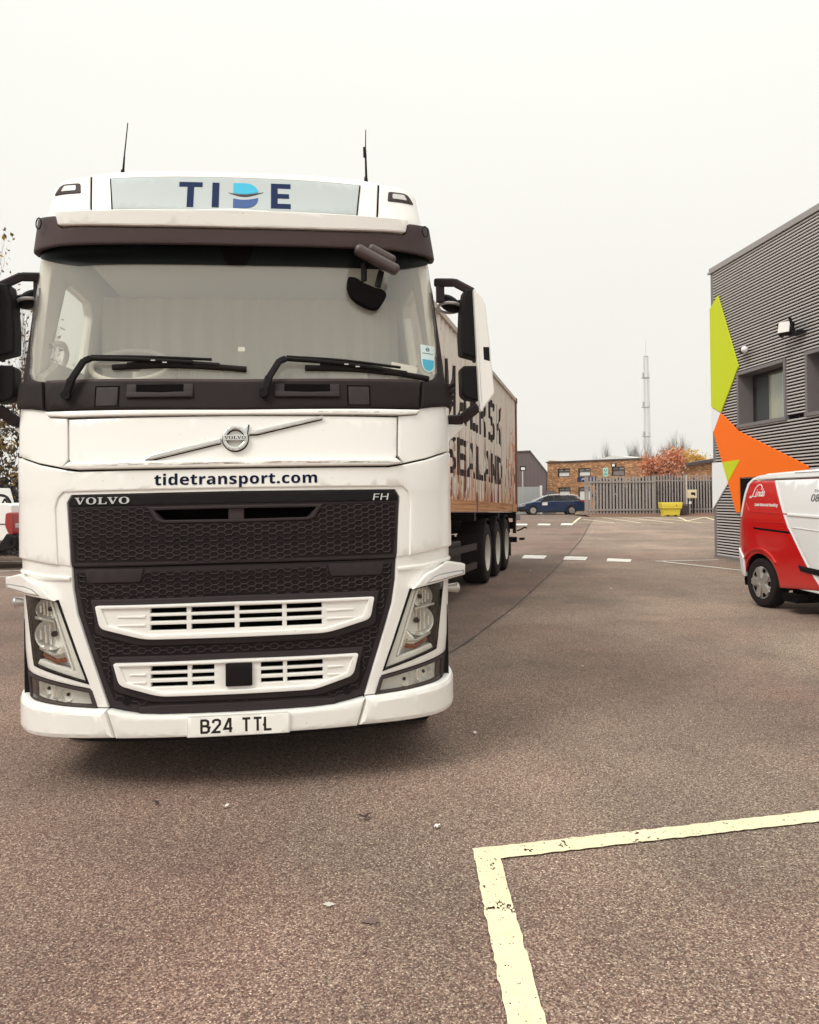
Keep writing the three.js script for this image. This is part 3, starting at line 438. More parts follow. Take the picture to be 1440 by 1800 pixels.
// scuttle below the windscreen, with handles, covers and end vents
P('scuttle', skin(sym([[0, 1.967], [.995, 1.98], [1.012, 2.135], [0, 2.122]]), { off: .02, th: .06, bev: .012 }), K.scuttle);
P('scuttle_ledge', skin(sym([[0, 2.104], [1.0, 2.117], [1.01, 2.150], [0, 2.138]]), { off: .012, th: .05, bev: .008 }), K.visor);
both('scuttle_corner', () => skin(round([[1.003, 1.982], [1.18, 2.012], [HW + .25, 2.045], [HW + .25, 2.19], [1.19, 2.157], [1.02, 2.138]], [0, 0, 0, .01, .01, 0]), { off: .026, th: .06, bev: .012, max: .03 }), K.scuttle);
for (let k = 0; k < 4; k++) P('air_vane', [1].map(() => slab([[0, 0], [.055, .012], [.012, -.022]], .14, .002)).map((g) => at(g, 1.185, 2.145 - k * .036, -.44, 0, -.25)), K.plastic);
for (const c of [-.388, .382]) {
  const h = P('grab_handle', [skin(round([[c - .175, 2.03], [c + .168, 2.03], [c + .168, 2.062], [c, 2.056], [c - .175, 2.062]], .006), { off: .036, th: .022, bev: .006 }), skin([[c - .175, 2.05], [c - .125, 2.05], [c - .125, 2.105], [c - .175, 2.105]], { off: .028, th: .02, bev: .004 }), skin([[c + .118, 2.05], [c + .168, 2.05], [c + .168, 2.105], [c + .118, 2.105]], { off: .028, th: .02, bev: .004 })], K.plastic);
  part(h, 'recess', skin([[c - .125, 2.056], [c + .118, 2.056], [c + .118, 2.103], [c - .125, 2.103]], { off: .0225, th: .004, bev: 0 }), K.gloom);
  const q = c < 0 ? -.664 : .655; P('access_cover', skin(round([[q - .056, 1.99], [q + .056, 1.99], [q + .056, 2.092], [q - .056, 2.092]], .008), { off: .026, th: .012, bev: .003 }), K.plastic);
  parts(lorry, 'cover_joint', [[q - .064, q - .058], [q + .058, q + .064]].map(([a, b]) => skin([[a, 1.985], [b, 1.985], [b, 2.1], [a, 2.1]], { off: .0215, th: .003, bev: 0 })).concat([skin([[q - .064, 2.094], [q + .064, 2.094], [q + .064, 2.100], [q - .064, 2.100]], { off: .0215, th: .003, bev: 0 })]), K.gloom);
}

// windscreen
const scr = round([[0, 2.118], [1.03, 2.130], [1.125, 2.15], [1.146, 2.6], [1.132, 2.985], [0, 2.985]], [0, .05, .09, 0, 0, 0], 6);
P('windscreen', skin(sym(scr), { off: .002, th: .005, bev: 0 }), phys([.98, .97, .93], .04, { transmission: .925, thickness: 0, ior: 1.52 }));
both('pillar_seal', () => skin([[.98, 2.115], [1.185, 2.13], [1.176, 2.3], [1.162, 2.6], [1.140, 2.985], [1.122, 2.985], [1.140, 2.6], [1.148, 2.36], [1.130, 2.30], [1.128, 2.21], [1.105, 2.168], [1.06, 2.150], [.98, 2.140]], { off: .006, th: .02, bev: .003, max: .03 }), K.plastic);
both('screen_pillar', () => skin([[1.12, 2.16], [HW + .06, 2.19], [HW + .06, 2.9], [HW + .06, 3.08], [1.07, 3.08], [1.128, 2.985], [1.15, 2.6], [1.15, 2.36]], { off: .001, th: .03, bev: .003, max: .03 }), K.paint);
P('tint_band', skin(sym([[0, 2.800], [.87, 2.803], [.965, 2.822], [1.048, 2.848], [1.11, 2.89], [1.14, 2.935], [1.138, 2.985], [0, 2.985]]), { off: .007, th: .003, bev: 0 }), phys([.004, .0065, .005], .35, { specularIntensity: .25 }));
P('sensor_pod', skin(sym([[0, 2.80], [.045, 2.80], [.075, 2.84], [.10, 2.93], [0, 2.93]]), { off: .012, th: .004, bev: 0 }), K.gloom);
P('window_sticker', skin(round([[1.027, 2.365], [1.115, 2.362], [1.112, 2.225], [1.072, 2.194], [1.030, 2.225]], [.004, .004, .03, .06, .03]), { off: .0045, th: .001, bev: 0, max: .02 }), mat([.62, .76, .74], .4));
{ const s = lorry.children.at(-1); const ring = []; for (let k = 0; k < 20; k++) ring.push([1.071 + .012 * Math.cos(k / 10 * Math.PI), 2.338 + .012 * Math.sin(k / 10 * Math.PI)]);
  part(s, 'blue_drop', skin(round([[1.036, 2.278], [1.108, 2.276], [1.105, 2.228], [1.071, 2.203], [1.037, 2.228]], [.002, .002, .03, .05, .03]), { off: .0056, th: .0008, bev: 0, max: .02 }), mat([.05, .42, .62], .4));
  part(s, 'print', [skin(ring, { off: .0054, th: .0008, bev: 0, holes: [ring.map(([x, y]) => [1.071 + (x - 1.071) * .66, 2.338 + (y - 2.338) * .66])], max: .02 }), skin([[1.059, 2.335], [1.083, 2.335], [1.083, 2.340], [1.059, 2.340]], { off: .0056, th: .0008, bev: 0 }), skin([[1.037, 2.312], [1.104, 2.311], [1.104, 2.315], [1.037, 2.316]], { off: .0054, th: .0008, bev: 0 })], mat([.05, .09, .11], .4)); }
P('tax_disc', skin([[.008, 2.325], [.045, 2.325], [.045, 2.300], [.008, 2.300]], { off: -.006, th: .001, bev: 0 }), mat([.6, .58, .54], .5)); P('paper_slip', skin([[.86, 2.26], [1.02, 2.235], [1.0, 2.17], [.85, 2.17]], { off: -.02, th: .002, bev: 0 }), mat([.72, .70, .67], .5));
// wipers
for (const [x0, tip, up] of [[-.866, .055, .0], [.148, 1.06, -.03]]) {
  const a = onFront(x0, 2.045, .05), b = onFront(x0 + .03, 2.13, .06), c = onFront(x0 + .085, 2.235 + up * .3, .05), d = onFront(x0 + .12, 2.248 + up * .3, .045);
  const q = P('wiper', [beam(a.toArray(), b.toArray(), .042, .034, .01), beam(b.clone().lerp(a, .08).toArray(), c.toArray(), .034, .028, .008), beam(c.clone().lerp(b, .06).toArray(), d.toArray(), .034, .026, .008), cyl(.024, .026, .03, a.x, a.y, a.z, Math.PI / 2)], K.black);
  const L = (x, y, o) => onFront(x, y, o).toArray(), x1 = x0 + .12;
  parts(q, 'arm_rod', [tube([L(x1, 2.246 + up * .3, .045), L(x1 + .25, 2.236 + up * .5, .040), L(x1 + .52, 2.222 + up, .032)], .0145, 16, 6), tube([L(x1, 2.256 + up * .3, .05), L(x1 + .3, 2.247 + up * .5, .045), L(x1 + .62, 2.236 + up, .035)], .008, 16, 6)], K.black);
  parts(q, 'blade', [tube([L(x0 + .22, 2.205 + up * .2, .014), L(x0 + .5, 2.212 + up * .6, .016), L(x0 + .75, 2.203 + up * .9, .014), L(tip, 2.190 + up, .012)], .0165, 24, 6), tube([L(x0 + .3, 2.215 + up * .3, .024), L(x0 + .55, 2.222 + up * .7, .026), L(x0 + .78, 2.210 + up, .022)], .0125, 20, 6)], K.rubber);
  parts(q, 'clip', [[.44, 2.226], [.50, 2.214]].map(([e, y]) => { const p = onFront(x0 + e, y + up * .6, .052); return box(.022, .006, .005, p.x, p.y, p.z); }), K.satin);
}
// inside the cab
const trim = mat([.66, .645, .60], .85), trimDark = mat([.36, .34, .325], .8);
P('dashboard', (() => { const g = new THREE.ExtrudeGeometry(shapeOf([[-.40, 2.02], [-.42, 2.13], [-.55, 2.175], [-.78, 2.19], [-.86, 2.15], [-.86, 1.5], [-.42, 1.5]]), { depth: 2.08, bevelEnabled: false }); g.rotateY(-Math.PI / 2); g.translate(1.04, 0, 0); return g; })(), trimDark);
{ const s = P('steering_wheel', at(new THREE.TorusGeometry(.225, .017, 10, 48), -.68, 2.315, -.80, -1.0), trim); part(s, 'spoke', [box(.40, .03, .02, -.68, 2.315, -.80, -1.0), rbox(.13, .10, .04, .015, -.68, 2.315, -.80, -1.0)], trimDark); }
for (const x of [-.66, .66]) { const s = P('cab_seat', [rbox(.5, .14, .5, .05, x, 1.62, -1.2), rbox(.5, .62, .16, .06, x, 1.98, -1.46, -.12)], trim); part(s, 'headrest', rbox(.3, .16, .12, .05, x, 2.36, -1.50, -.12), trim); }
P('bunk_curtain', (() => { const g = new THREE.PlaneGeometry(2.12, 1.5, 160, 1), p = g.attributes.position; for (let i = 0; i < p.count; i++) { const x = p.getX(i); p.setZ(i, .018 * Math.sin(x * 46 + .8 * Math.sin(x * 7)) + .01 * Math.sin(x * 17)); } g.computeVertexNormals(); g.translate(0, 2.2, -1.72); return g; })(), mat([.70, .675, .625], .95));
P('headlining', box(1.86, .03, 1.55, 0, 2.97, -1.45), trim);
// cab sides, back, roof and floor
const winHole = [[-.70, 2.33], [-.87, 2.80], [-.95, 2.835], [-1.42, 2.835], [-1.50, 2.77], [-1.46, 2.42], [-1.42, 2.36]];
function sideWall(s) {
  const sh = [[-.50, 1.2], [-.53, 2.15], [-.57, 2.95], [-.62, 3.30], [-2.25, 3.34], [-2.25, .85], [-1.75, .85], [-1.55, 1.15], [-.75, 1.15]], g = subdivide(slab(sh, .06, .006, [winHole]), .12), p = g.attributes.position;
  for (let i = 0; i < p.count; i++) { const z = p.getX(i), y = p.getY(i), d = p.getZ(i); p.setXYZ(i, s * (HW * lerpTab(WS, y) - .002 + d), y, z); } g.computeVertexNormals(); return toCreasedNormals(g, .6);
}
for (const s of [1, -1]) { const w = P('cab_side', sideWall(s), K.paint); part(w, 'door_window', (() => { const g = subdivide(slab(winHole, .004, 0), .2), p = g.attributes.position; for (let i = 0; i < p.count; i++) { const z = p.getX(i), y = p.getY(i); p.setXYZ(i, s * (HW * lerpTab(WS, y) - .03 + p.getZ(i)), y, z); } g.computeVertexNormals(); return g; })(), K.glass); part(w, 'door_lining', (() => { const g = subdivide(slab([[-.42, 2.0], [-.45, 2.2], [-.62, 2.27], [-.68, 2.31], [-1.5, 2.34], [-1.7, 2.0]], .05, .01), .15), p = g.attributes.position; for (let i = 0; i < p.count; i++) { const z = p.getX(i), y = p.getY(i); p.setXYZ(i, s * (HW * lerpTab(WS, y) - .07 + p.getZ(i)), y, z); } g.computeVertexNormals(); return g; })(), trim); }
P('cab_back', box(2.36, 2.45, .05, 0, 2.1, -2.24), K.paint);
P('roof', rbox(1.96, .09, 1.75, .04, 0, 3.285, -1.45), K.paint); P('cab_floor', box(2.3, .06, 1.9, 0, 1.3, -1.25), K.black);
P('grab_rail', tube([[-1.09, 2.40, -.62], [-1.05, 2.43, -.72], [-1.05, 2.38, -.80], [-1.09, 2.30, -.84]], .016, 16, 8), trim);

// roof front, sign, visor
const roofMid = [[0, 3.06], [.790, 3.06], [.815, 3.348], [.70, 3.364], [.4, 3.372], [0, 3.375]];
P('roof_front', [skin(sym(roofMid), { off: .004, th: .06, bev: .012 })], K.paint);
both('roof_corner', () => skin(round([[.798, 3.06], [HW + .2, 3.07], [HW + .1, 3.27], [1.06, 3.315], [.99, 3.345], [.823, 3.350]], [0, 0, 0, .05, .05, 0]), { off: .002, th: .07, bev: .02, max: .03 }), K.paint);
{ const top = (x) => 3.328 - .030 * x * x; const s = P('sign_box', skin(sym([[0, 3.112], [.672, 3.112], [.700, top(.7)], [.35, top(.35)], [0, top(0)]]), { off: .012, th: .02, bev: .003 }), phys([.47, .515, .515], .5, { specularIntensity: .4 }));
  part(s, 'sign_gap', skin(sym([[0, top(0) - .001], [.35, top(.35) - .001], [.700, top(.7) - .001], [.675, 3.112], [.682, 3.112], [.708, top(.7) + .004], [.35, top(.35) + .004], [0, top(0) + .004]]), { off: .0075, th: .004, bev: 0 }), K.black);
  const t = (pts, holes) => skin(pts, { off: .0145, th: .002, bev: 0, max: .03, holes });
  part(s, 'sign_letter', t([[-.318, 3.288], [-.318, 3.258], [-.272, 3.258], [-.272, 3.124], [-.236, 3.124], [-.236, 3.258], [-.190, 3.258], [-.190, 3.288]]), K.navy);
  part(s, 'sign_letter', t([[-.135, 3.288], [-.135, 3.125], [-.097, 3.125], [-.097, 3.288]]), K.navy);
  part(s, 'sign_letter', t([[.192, 3.292], [.192, 3.127], [.302, 3.127], [.302, 3.158], [.229, 3.158], [.229, 3.195], [.293, 3.195], [.293, 3.224], [.229, 3.224], [.229, 3.262], [.302, 3.262], [.302, 3.292]]), K.navy);
  const wave = (x) => 3.222 - .014 * Math.sin((x + .04) * 20), D0 = -.018, up = [], lo = [], mid = [], dark = [];
  for (let k = 0; k <= 14; k++) { const x = D0 + k / 14 * .138; up.push([x, wave(x) + .008]); } for (let k = 0; k <= 8; k++) { const a = k / 8 * Math.PI / 2; up.push([.05 + .07 * Math.cos(a), Math.max(3.242, 3.225 + .064 * Math.sin(a))]); } up.push([D0, 3.289]);
  lo.push([D0, 3.124]); for (let k = 0; k <= 8; k++) { const a = -Math.PI / 2 + k / 8 * Math.PI / 2; lo.push([.05 + .07 * Math.cos(a), Math.min(3.178, 3.186 + .062 * Math.sin(a))]); } for (let k = 14; k >= 0; k--) { const x = D0 + k / 14 * .138; lo.push([x, wave(x) - .030]); }
  for (let k = 0; k <= 14; k++) { const x = -.045 + k / 14 * .195; dark.push([x, wave(x) + .004 * Math.sin(k / 14 * Math.PI)]); mid.push([x - .01, wave(x - .01) - .022 + .006 * Math.sin(k / 14 * Math.PI)]); } for (let k = 14; k >= 0; k--) { const x = -.045 + k / 14 * .195; dark.push([x, wave(x) - .009 * Math.sin(k / 14 * Math.PI) - .0004]); if (k) mid.push([x - .01, wave(x - .01) - .023 - .002 * Math.sin(k / 14 * Math.PI)]); }
  part(s, 'sign_letter', t(up), mat([.02, .42, .62], .4), 'light blue upper half of the wave-cut letter D'); part(s, 'sign_letter', t(lo), mat([.02, .075, .24], .4), 'dark blue lower half of the wave-cut letter D'); part(s, 'wave_line', [t(dark)], K.ink); }
both('roof_joint', () => skin([[.790, 3.07], [.799, 3.07], [.824, 3.345], [.815, 3.345]], { off: -.008, th: .01, bev: 0 }), K.gloom);
both('roof_lamp', () => skin(round([[.866, 3.230], [.874, 3.296], [.992, 3.302], [1.028, 3.238]], [.008, .012, .03, .01]), { off: .008, th: .02, bev: .003, max: .03 }), K.plasticMid).forEach((l, i) => part(l, 'lamp_glass', (() => { const g = skin(round([[.895, 3.248], [.897, 3.282], [.968, 3.287], [.984, 3.252]], .008), { off: .011, th: .006, bev: .001, max: .03 }); return i ? flip(g) : g; })(), K.satin));
{ const v = P('sun_visor', skin(sym([[0, 2.898], [.65, 2.900], [.98, 2.902], [1.15, 2.908], [HW + .12, 2.945], [HW + .12, 3.125], [1.11, 3.108], [1.05, 3.088], [.955, 3.070], [.940, 3.06], [.930, 3.006], [.918, 2.998], [.55, 2.986], [0, 2.984]]), { off: (u) => .1 - .055 * sstep(.95, 1.35, Math.abs(u)), th: .035, bev: .010, max: .03 }), K.visor);
  part(v, 'visor_strip', skin(sym(round([[0, 2.991], [.55, 2.993], [.915, 3.004], [.923, 3.012], [.934, 3.078], [0, 3.090]], [0, 0, .01, 0, .006, 0])), { off: .112, th: .115, bev: .010 }), K.paint);
  part(v, 'visor_bracket', [skin(sym([[0, 2.985], [1.05, 3.02], [1.05, 3.06], [0, 3.05]]), { off: (u) => .06 - .055 * sstep(.95, 1.35, Math.abs(u)), th: .06, bev: 0, max: .04 })], K.plastic);
  parts(v, 'end_cap', [1, -1].map((s) => { const p = onFront(s * 1.03, 3.035, .085); return at(new THREE.TorusGeometry(.026, .0035, 6, 24), p.x, p.y, p.z, 0, s * .75, 0, [1, 1.15, 1]); }), K.black); }
for (const [x, tip] of [[-.685, .02], [.745, 0]]) { const a = P('aerial', [rbox(.07, .035, .05, .012, x, 3.385, -.62), cyl(.010, .014, .05, x + .01, 3.415, -.62)], K.black); part(a, 'whip', x < 0 ? [bar([x + .012, 3.42, -.62], [x + .02, 3.52, -.62], .0075, 6, .005), bar([x + .02, 3.52, -.62], [x + tip + .022, 3.72, -.62], .0042, 6, .003)] : [bar([x + .012, 3.42, -.62], [x + .01, 3.60, -.62], .0085, 6, .006), bar([x + .006, 3.56, -.615], [x + .004, 3.62, -.615], .012, 6, .01), bar([x + .01, 3.60, -.62], [x + .014, 3.73, -.62], .004, 6, .003)], K.black); }
{ // close-view mirror on its bracket in front of the glass, upper corner
  const B = (x, y, o) => onFront(x, y, o), a = B(.642, 2.852, .13), b = B(.872, 2.735, .13), m = a.clone().add(b).multiplyScalar(.5), len = a.distanceTo(b);
  const q = P('kerb_mirror', [at(new RoundedBoxGeometry(len, .058, .10, 4, .026), m.x, m.y, m.z, .1, 0, -.475)], mat([.085, .062, .058], .4));
  part(q, 'cover_cap', at(new RoundedBoxGeometry(len * .62, .05, .07, 3, .022), m.x + .03, m.y + .038, m.z - .02, .1, 0, -.475), mat([.085, .062, .058], .4));
  parts(q, 'bracket', [beam(B(.70, 2.80, .07).toArray(), B(.700, 2.70, .05).toArray(), .034, .02, .004), beam(B(.795, 2.76, .07).toArray(), B(.775, 2.67, .05).toArray(), .034, .02, .004)], K.black);
  part(q, 'mirror_head', skin(round([[.613, 2.732], [.664, 2.724], [.69, 2.700], [.768, 2.668], [.797, 2.668], [.829, 2.640], [.822, 2.610], [.786, 2.553], [.763, 2.541], [.720, 2.547], [.659, 2.580], [.623, 2.613], [.606, 2.665]], .02), { off: .05, th: .045, bev: .01 }), K.gloom); }
// door mirrors
for (const s of [1, -1]) {
  const dx = s > 0 ? 0 : -.05, f = (g) => { g = merge(g); g.translate(dx, 0, 0); return s > 0 ? g : flip(g); };
  const put = (pts, th, bev, z, r = 0) => at(slab(r ? round(pts, r) : pts, th, bev), 0, 0, z);
  const q = P('door_mirror', f([put([[1.330, 2.735], [1.392, 2.735], [1.408, 2.30], [1.395, 2.318], [1.303, 2.342], [1.300, 2.45], [1.309, 2.62]], .14, .012, -.50, .014)]), K.black);
  part(q, 'wide_mirror', f([put([[1.312, 2.270], [1.404, 2.270], [1.410, 2.058], [1.325, 2.074], [1.302, 2.10], [1.300, 2.25]], .13, .012, -.50, .014)]), K.black);
  part(q, 'mirror_cover', f([put([[1.375, 2.728], [1.420, 2.690], [1.446, 2.632], [1.468, 2.40], [1.490, 2.094], [1.405, 1.985], [1.396, 2.064], [1.386, 2.372]], .05, .010, -.46, .010)]), K.paint);
  part(q, 'cover_slot', f([put([[1.425, 2.375], [1.462, 2.375], [1.464, 2.29], [1.428, 2.30]], .004, .001, -.4585)]), K.black);
  part(q, 'arm', f([beam([1.16, 2.795, -.60], [1.28, 2.785, -.56], .05, .05, .012), beam([1.27, 2.79, -.56], [1.385, 2.72, -.53], .05, .05, .012), box(.045, .12, .05, 1.195, 2.735, -.60), beam([1.20, 1.952, -.62], [1.32, 1.955, -.58], .055, .05, .01), beam([1.31, 1.952, -.58], [1.402, 2.03, -.53], .06, .05, .01)]), K.plastic);
  part(q, 'ramp_mirror', f([at(new THREE.SphereGeometry(.075, 24, 14), 1.262, 2.680, -.66, 0, 0, -.55, [1.05, .62, .8])]), K.black);
  part(q, 'ramp_mirror_rim', f([at(new THREE.TorusGeometry(.072, .010, 8, 30), 1.262, 2.655, -.66, 1.35, -.3, -.5)]), K.satin);
  part(q, 'base_fairing', f([put([[1.215, 1.925], [1.335, 1.922], [1.218, 1.81]], .06, .006, -.58)]), K.paint);
  part(q, 'mirror_glass', f([box(.08, .34, .006, 1.352, 2.53, -.644), box(.08, .16, .006, 1.356, 2.17, -.634)]), K.mirror);
}
// chassis and wheels of the tractor
function wheel(r, w, tyreM, rimM, rimR = .57, nuts = 10) { // axis along x, outside towards +x
  const T = [[rimR * r, -w / 2], [.86 * r, -w * .5], [.95 * r, -w * .47], [r, -w * .36], [r, w * .36], [.95 * r, w * .47], [.86 * r, w * .5], [rimR * r, w / 2]], ty = new THREE.LatheGeometry(T.map((p) => new THREE.Vector2(...p)), 48); ty.rotateZ(-Math.PI / 2);
  const ri = new THREE.LatheGeometry([[rimR * r * 1.02, w * .48], [rimR * r * .97, w * .50], [rimR * r * .9, w * .44], [rimR * r * .86, w * .10], [rimR * r * .55, w * .02], [rimR * r * .5, w * .22], [rimR * r * .3, w * .24], [0, w * .24]].map((p) => new THREE.Vector2(...p)), 40); ri.rotateZ(-Math.PI / 2);
  const nt = []; for (let k = 0; k < nuts; k++) { const a = k / nuts * 2 * Math.PI; nt.push(cyl(.016, .016, .05, w * .10, rimR * r * .68 * Math.cos(a), rimR * r * .68 * Math.sin(a), 0, 0, Math.PI / 2, 6)); }
  const g = new THREE.Group(); return { tyre: ty, rim: merge([ri, ...nt]) };
}
const rimM = mat([.50, .48, .45], .5);
for (const [x, z, s] of [[.97, -1.38, 1], [-.97, -1.38, -1], [.98, -5.0, 1], [-.98, -5.0, -1]]) { const w = wheel(.5, z < -3 ? .58 : .32), h = new THREE.Mesh(w.tyre, K.rubber); h.name = 'wheel'; h.castShadow = h.receiveShadow = true; h.position.set(x, .5, z); h.rotation.y = s > 0 ? 0 : Math.PI; lorry.add(h); part(h, 'rim', w.rim, rimM); }
P('chassis', [box(.1, .28, 5.4, .42, .86, -3.3), box(.1, .28, 5.4, -.42, .86, -3.3), box(1.9, .12, .16, 0, .5, -1.38), box(1.9, .16, .2, 0, .5, -5.0), box(1.0, .4, 1.2, 0, .95, -1.2)], K.black);
both('wheel_arch', () => { const g = new THREE.CylinderGeometry(.62, .62, .42, 24, 1, true, -Math.PI / 2, Math.PI); g.rotateZ(Math.PI / 2); g.rotateX(0); g.translate(.94, .58, -1.38); return g; }, K.black);
P('fuel_tank', rbox(.6, .6, 1.3, .08, .88, .72, -3.1), K.silver); P('battery_box', rbox(.6, .55, 1.0, .05, -.88, .72, -3.0), K.black); both('step_well', () => box(.40, .5, .8, .96, .62, -.75), K.black); P('fifth_wheel', cyl(.48, .48, .1, 0, 1.1, -4.6), K.black);
// ---------------------------------------------------------------- container and trailer (articulated, slightly nose-up)
const TH = 13.83 * Math.PI / 180, NOSE = .0199;
function rusty(W, H, draw) { return canvasTex(W, H, draw); }
const contMap = canvasTex(2048, 512, (x, W, H) => { // x runs front to rear over 12.19 m, y over 2.591 m
  const r = rng(77), X = (z) => (12.19 - z) / 12.19 * W, Y = (y) => (1 - y / 2.591) * H, mz = W / 12.19, my = H / 2.591;
  x.fillStyle = 'rgb(224,216,206)'; x.fillRect(0, 0, W, H);
  for (let i = 0; i < 2600; i++) { const w = 1 + 3 * r(), h = 10 + 90 * r(); x.fillStyle = r() < .5 ? `rgba(236,226,212,${.05 + .1 * r()})` : `rgba(150,132,118,${.04 + .10 * r()})`; x.fillRect(W * r(), H * r() - h / 2, w, h); }
  x.fillStyle = 'rgb(30,17,16)'; x.textBaseline = 'alphabetic';
  const word = (t, z0, z1, y0, y1) => { x.save(); x.font = 'bold 200px sans-serif'; const n = t.length; const cw = (X(z1) - X(z0)) / n; for (let i = 0; i < n; i++) { const m = x.measureText(t[i]), asc = m.actualBoundingBoxAscent, wd = m.actualBoundingBoxRight + m.actualBoundingBoxLeft; x.save(); x.translate(X(z0) + i * cw, Y(y0)); x.scale(cw * .80 / wd, (y1 - y0) * my / asc); x.fillText(t[i], m.actualBoundingBoxLeft, 0); x.restore(); } x.restore(); };
  word('MAERSK', 8.25, 2.28, 1.29, 2.05); word('SEALAND', 8.1, 2.28, .53, 1.07);
  // rust: long runs rising from the bottom rail, dark cores, brown spots, a rusted rear edge
  for (let i = 0; i < 760; i++) { const a = W * r(), h = my * (.10 + .70 * r() ** 2.3), w = 2 + 7 * r(); const y = H - r() * my * .18; x.fillStyle = `rgba(${176 + 44 * r()},${106 + 40 * r()},${56 + 34 * r()},${.16 + .5 * r()})`; x.beginPath(); x.moveTo(a - w / 2, y); x.lineTo(a - w * .3, y - h * (.6 + .3 * r())); x.lineTo(a, y - h); x.lineTo(a + w * .3, y - h * (.5 + .4 * r())); x.lineTo(a + w / 2, y); x.fill(); }
  for (let i = 0; i < 900; i++) { const a = W * r(), y = H - my * (.05 + .95 * r() ** 1.7), h = my * (.05 + .3 * r()), w = 1.5 + 5 * r(); x.fillStyle = `rgba(${70 + 50 * r()},${30 + 22 * r()},${18 + 14 * r()},${.35 + .5 * r()})`; x.beginPath(); x.moveTo(a - w / 2, y); x.lineTo(a - w * .2, y - h); x.lineTo(a + w * .4, y - h * .7); x.lineTo(a + w / 2, y + h * .25); x.lineTo(a, y + h * .45); x.fill(); }
  for (let i = 0; i < 520; i++) { const a = W * r(), h = my * (.3 + 1.4 * r()), y = H * r() * .9, w = 1 + 2.2 * r(); x.fillStyle = `rgba(${120 + 50 * r()},${96 + 30 * r()},${80 + 24 * r()},${.14 + .30 * r()})`; x.fillRect(a, y, w, h); }
  for (let i = 0; i < 130; i++) { const a = W * r(), y = H * r() * .8, h = my * (.03 + .18 * r()), w = 1.5 + 4 * r(); x.fillStyle = `rgba(${110 + 60 * r()},${58 + 40 * r()},${34 + 20 * r()},${.3 + .45 * r()})`; x.beginPath(); x.ellipse(a, y, w, h * .3, 0, 0, 7); x.fill(); x.fillRect(a - w * .3, y, w * .6, h); }
  for (let i = 0; i < 240; i++) { const a = X(.02 + 1.5 * r() ** 2), y = H * (.35 + .65 * r()), h = my * (.05 + .45 * r()), w = 2 + 6 * r(); x.fillStyle = `rgba(${150 + 60 * r()},${74 + 40 * r()},${36 + 24 * r()},${.2 + .5 * r()})`; x.fillRect(a, y - h / 2, w, h); }
});
const railMap = canvasTex(1024, 128, (x, W, H) => { const r = rng(78); x.fillStyle = 'rgb(196,142,96)'; x.fillRect(0, 0, W, H); for (let i = 0; i < 700; i++) { x.fillStyle = r() < .4 ? `rgba(96,48,26,${.1 + .4 * r()})` : `rgba(${206 + 30 * r()},${166 + 30 * r()},${124 + 30 * r()},${.1 + .3 * r()})`; x.fillRect(W * r(), H * r(), 2 + 22 * r(), 2 + 30 * r() * r()); } for (let i = 0; i < 14; i++) { x.fillStyle = 'rgba(60,28,18,.75)'; x.fillRect(W * (i + r() * .3) / 14, 0, 1.5, H); } }, { repeat: [.16, 1] });
K.cont = new THREE.MeshStandardMaterial({ map: contMap, roughness: .7, side: THREE.DoubleSide }); K.rail = new THREE.MeshStandardMaterial({ map: railMap, roughness: .8, side: THREE.DoubleSide });
K.rust = mat([.20, .085, .04], .85); K.contPlain = mat([.50, .44, .38], .7);
const carry = (o) => { o.rotation.order = 'YXZ'; o.rotation.set(-NOSE, -TH, 0); return o; };
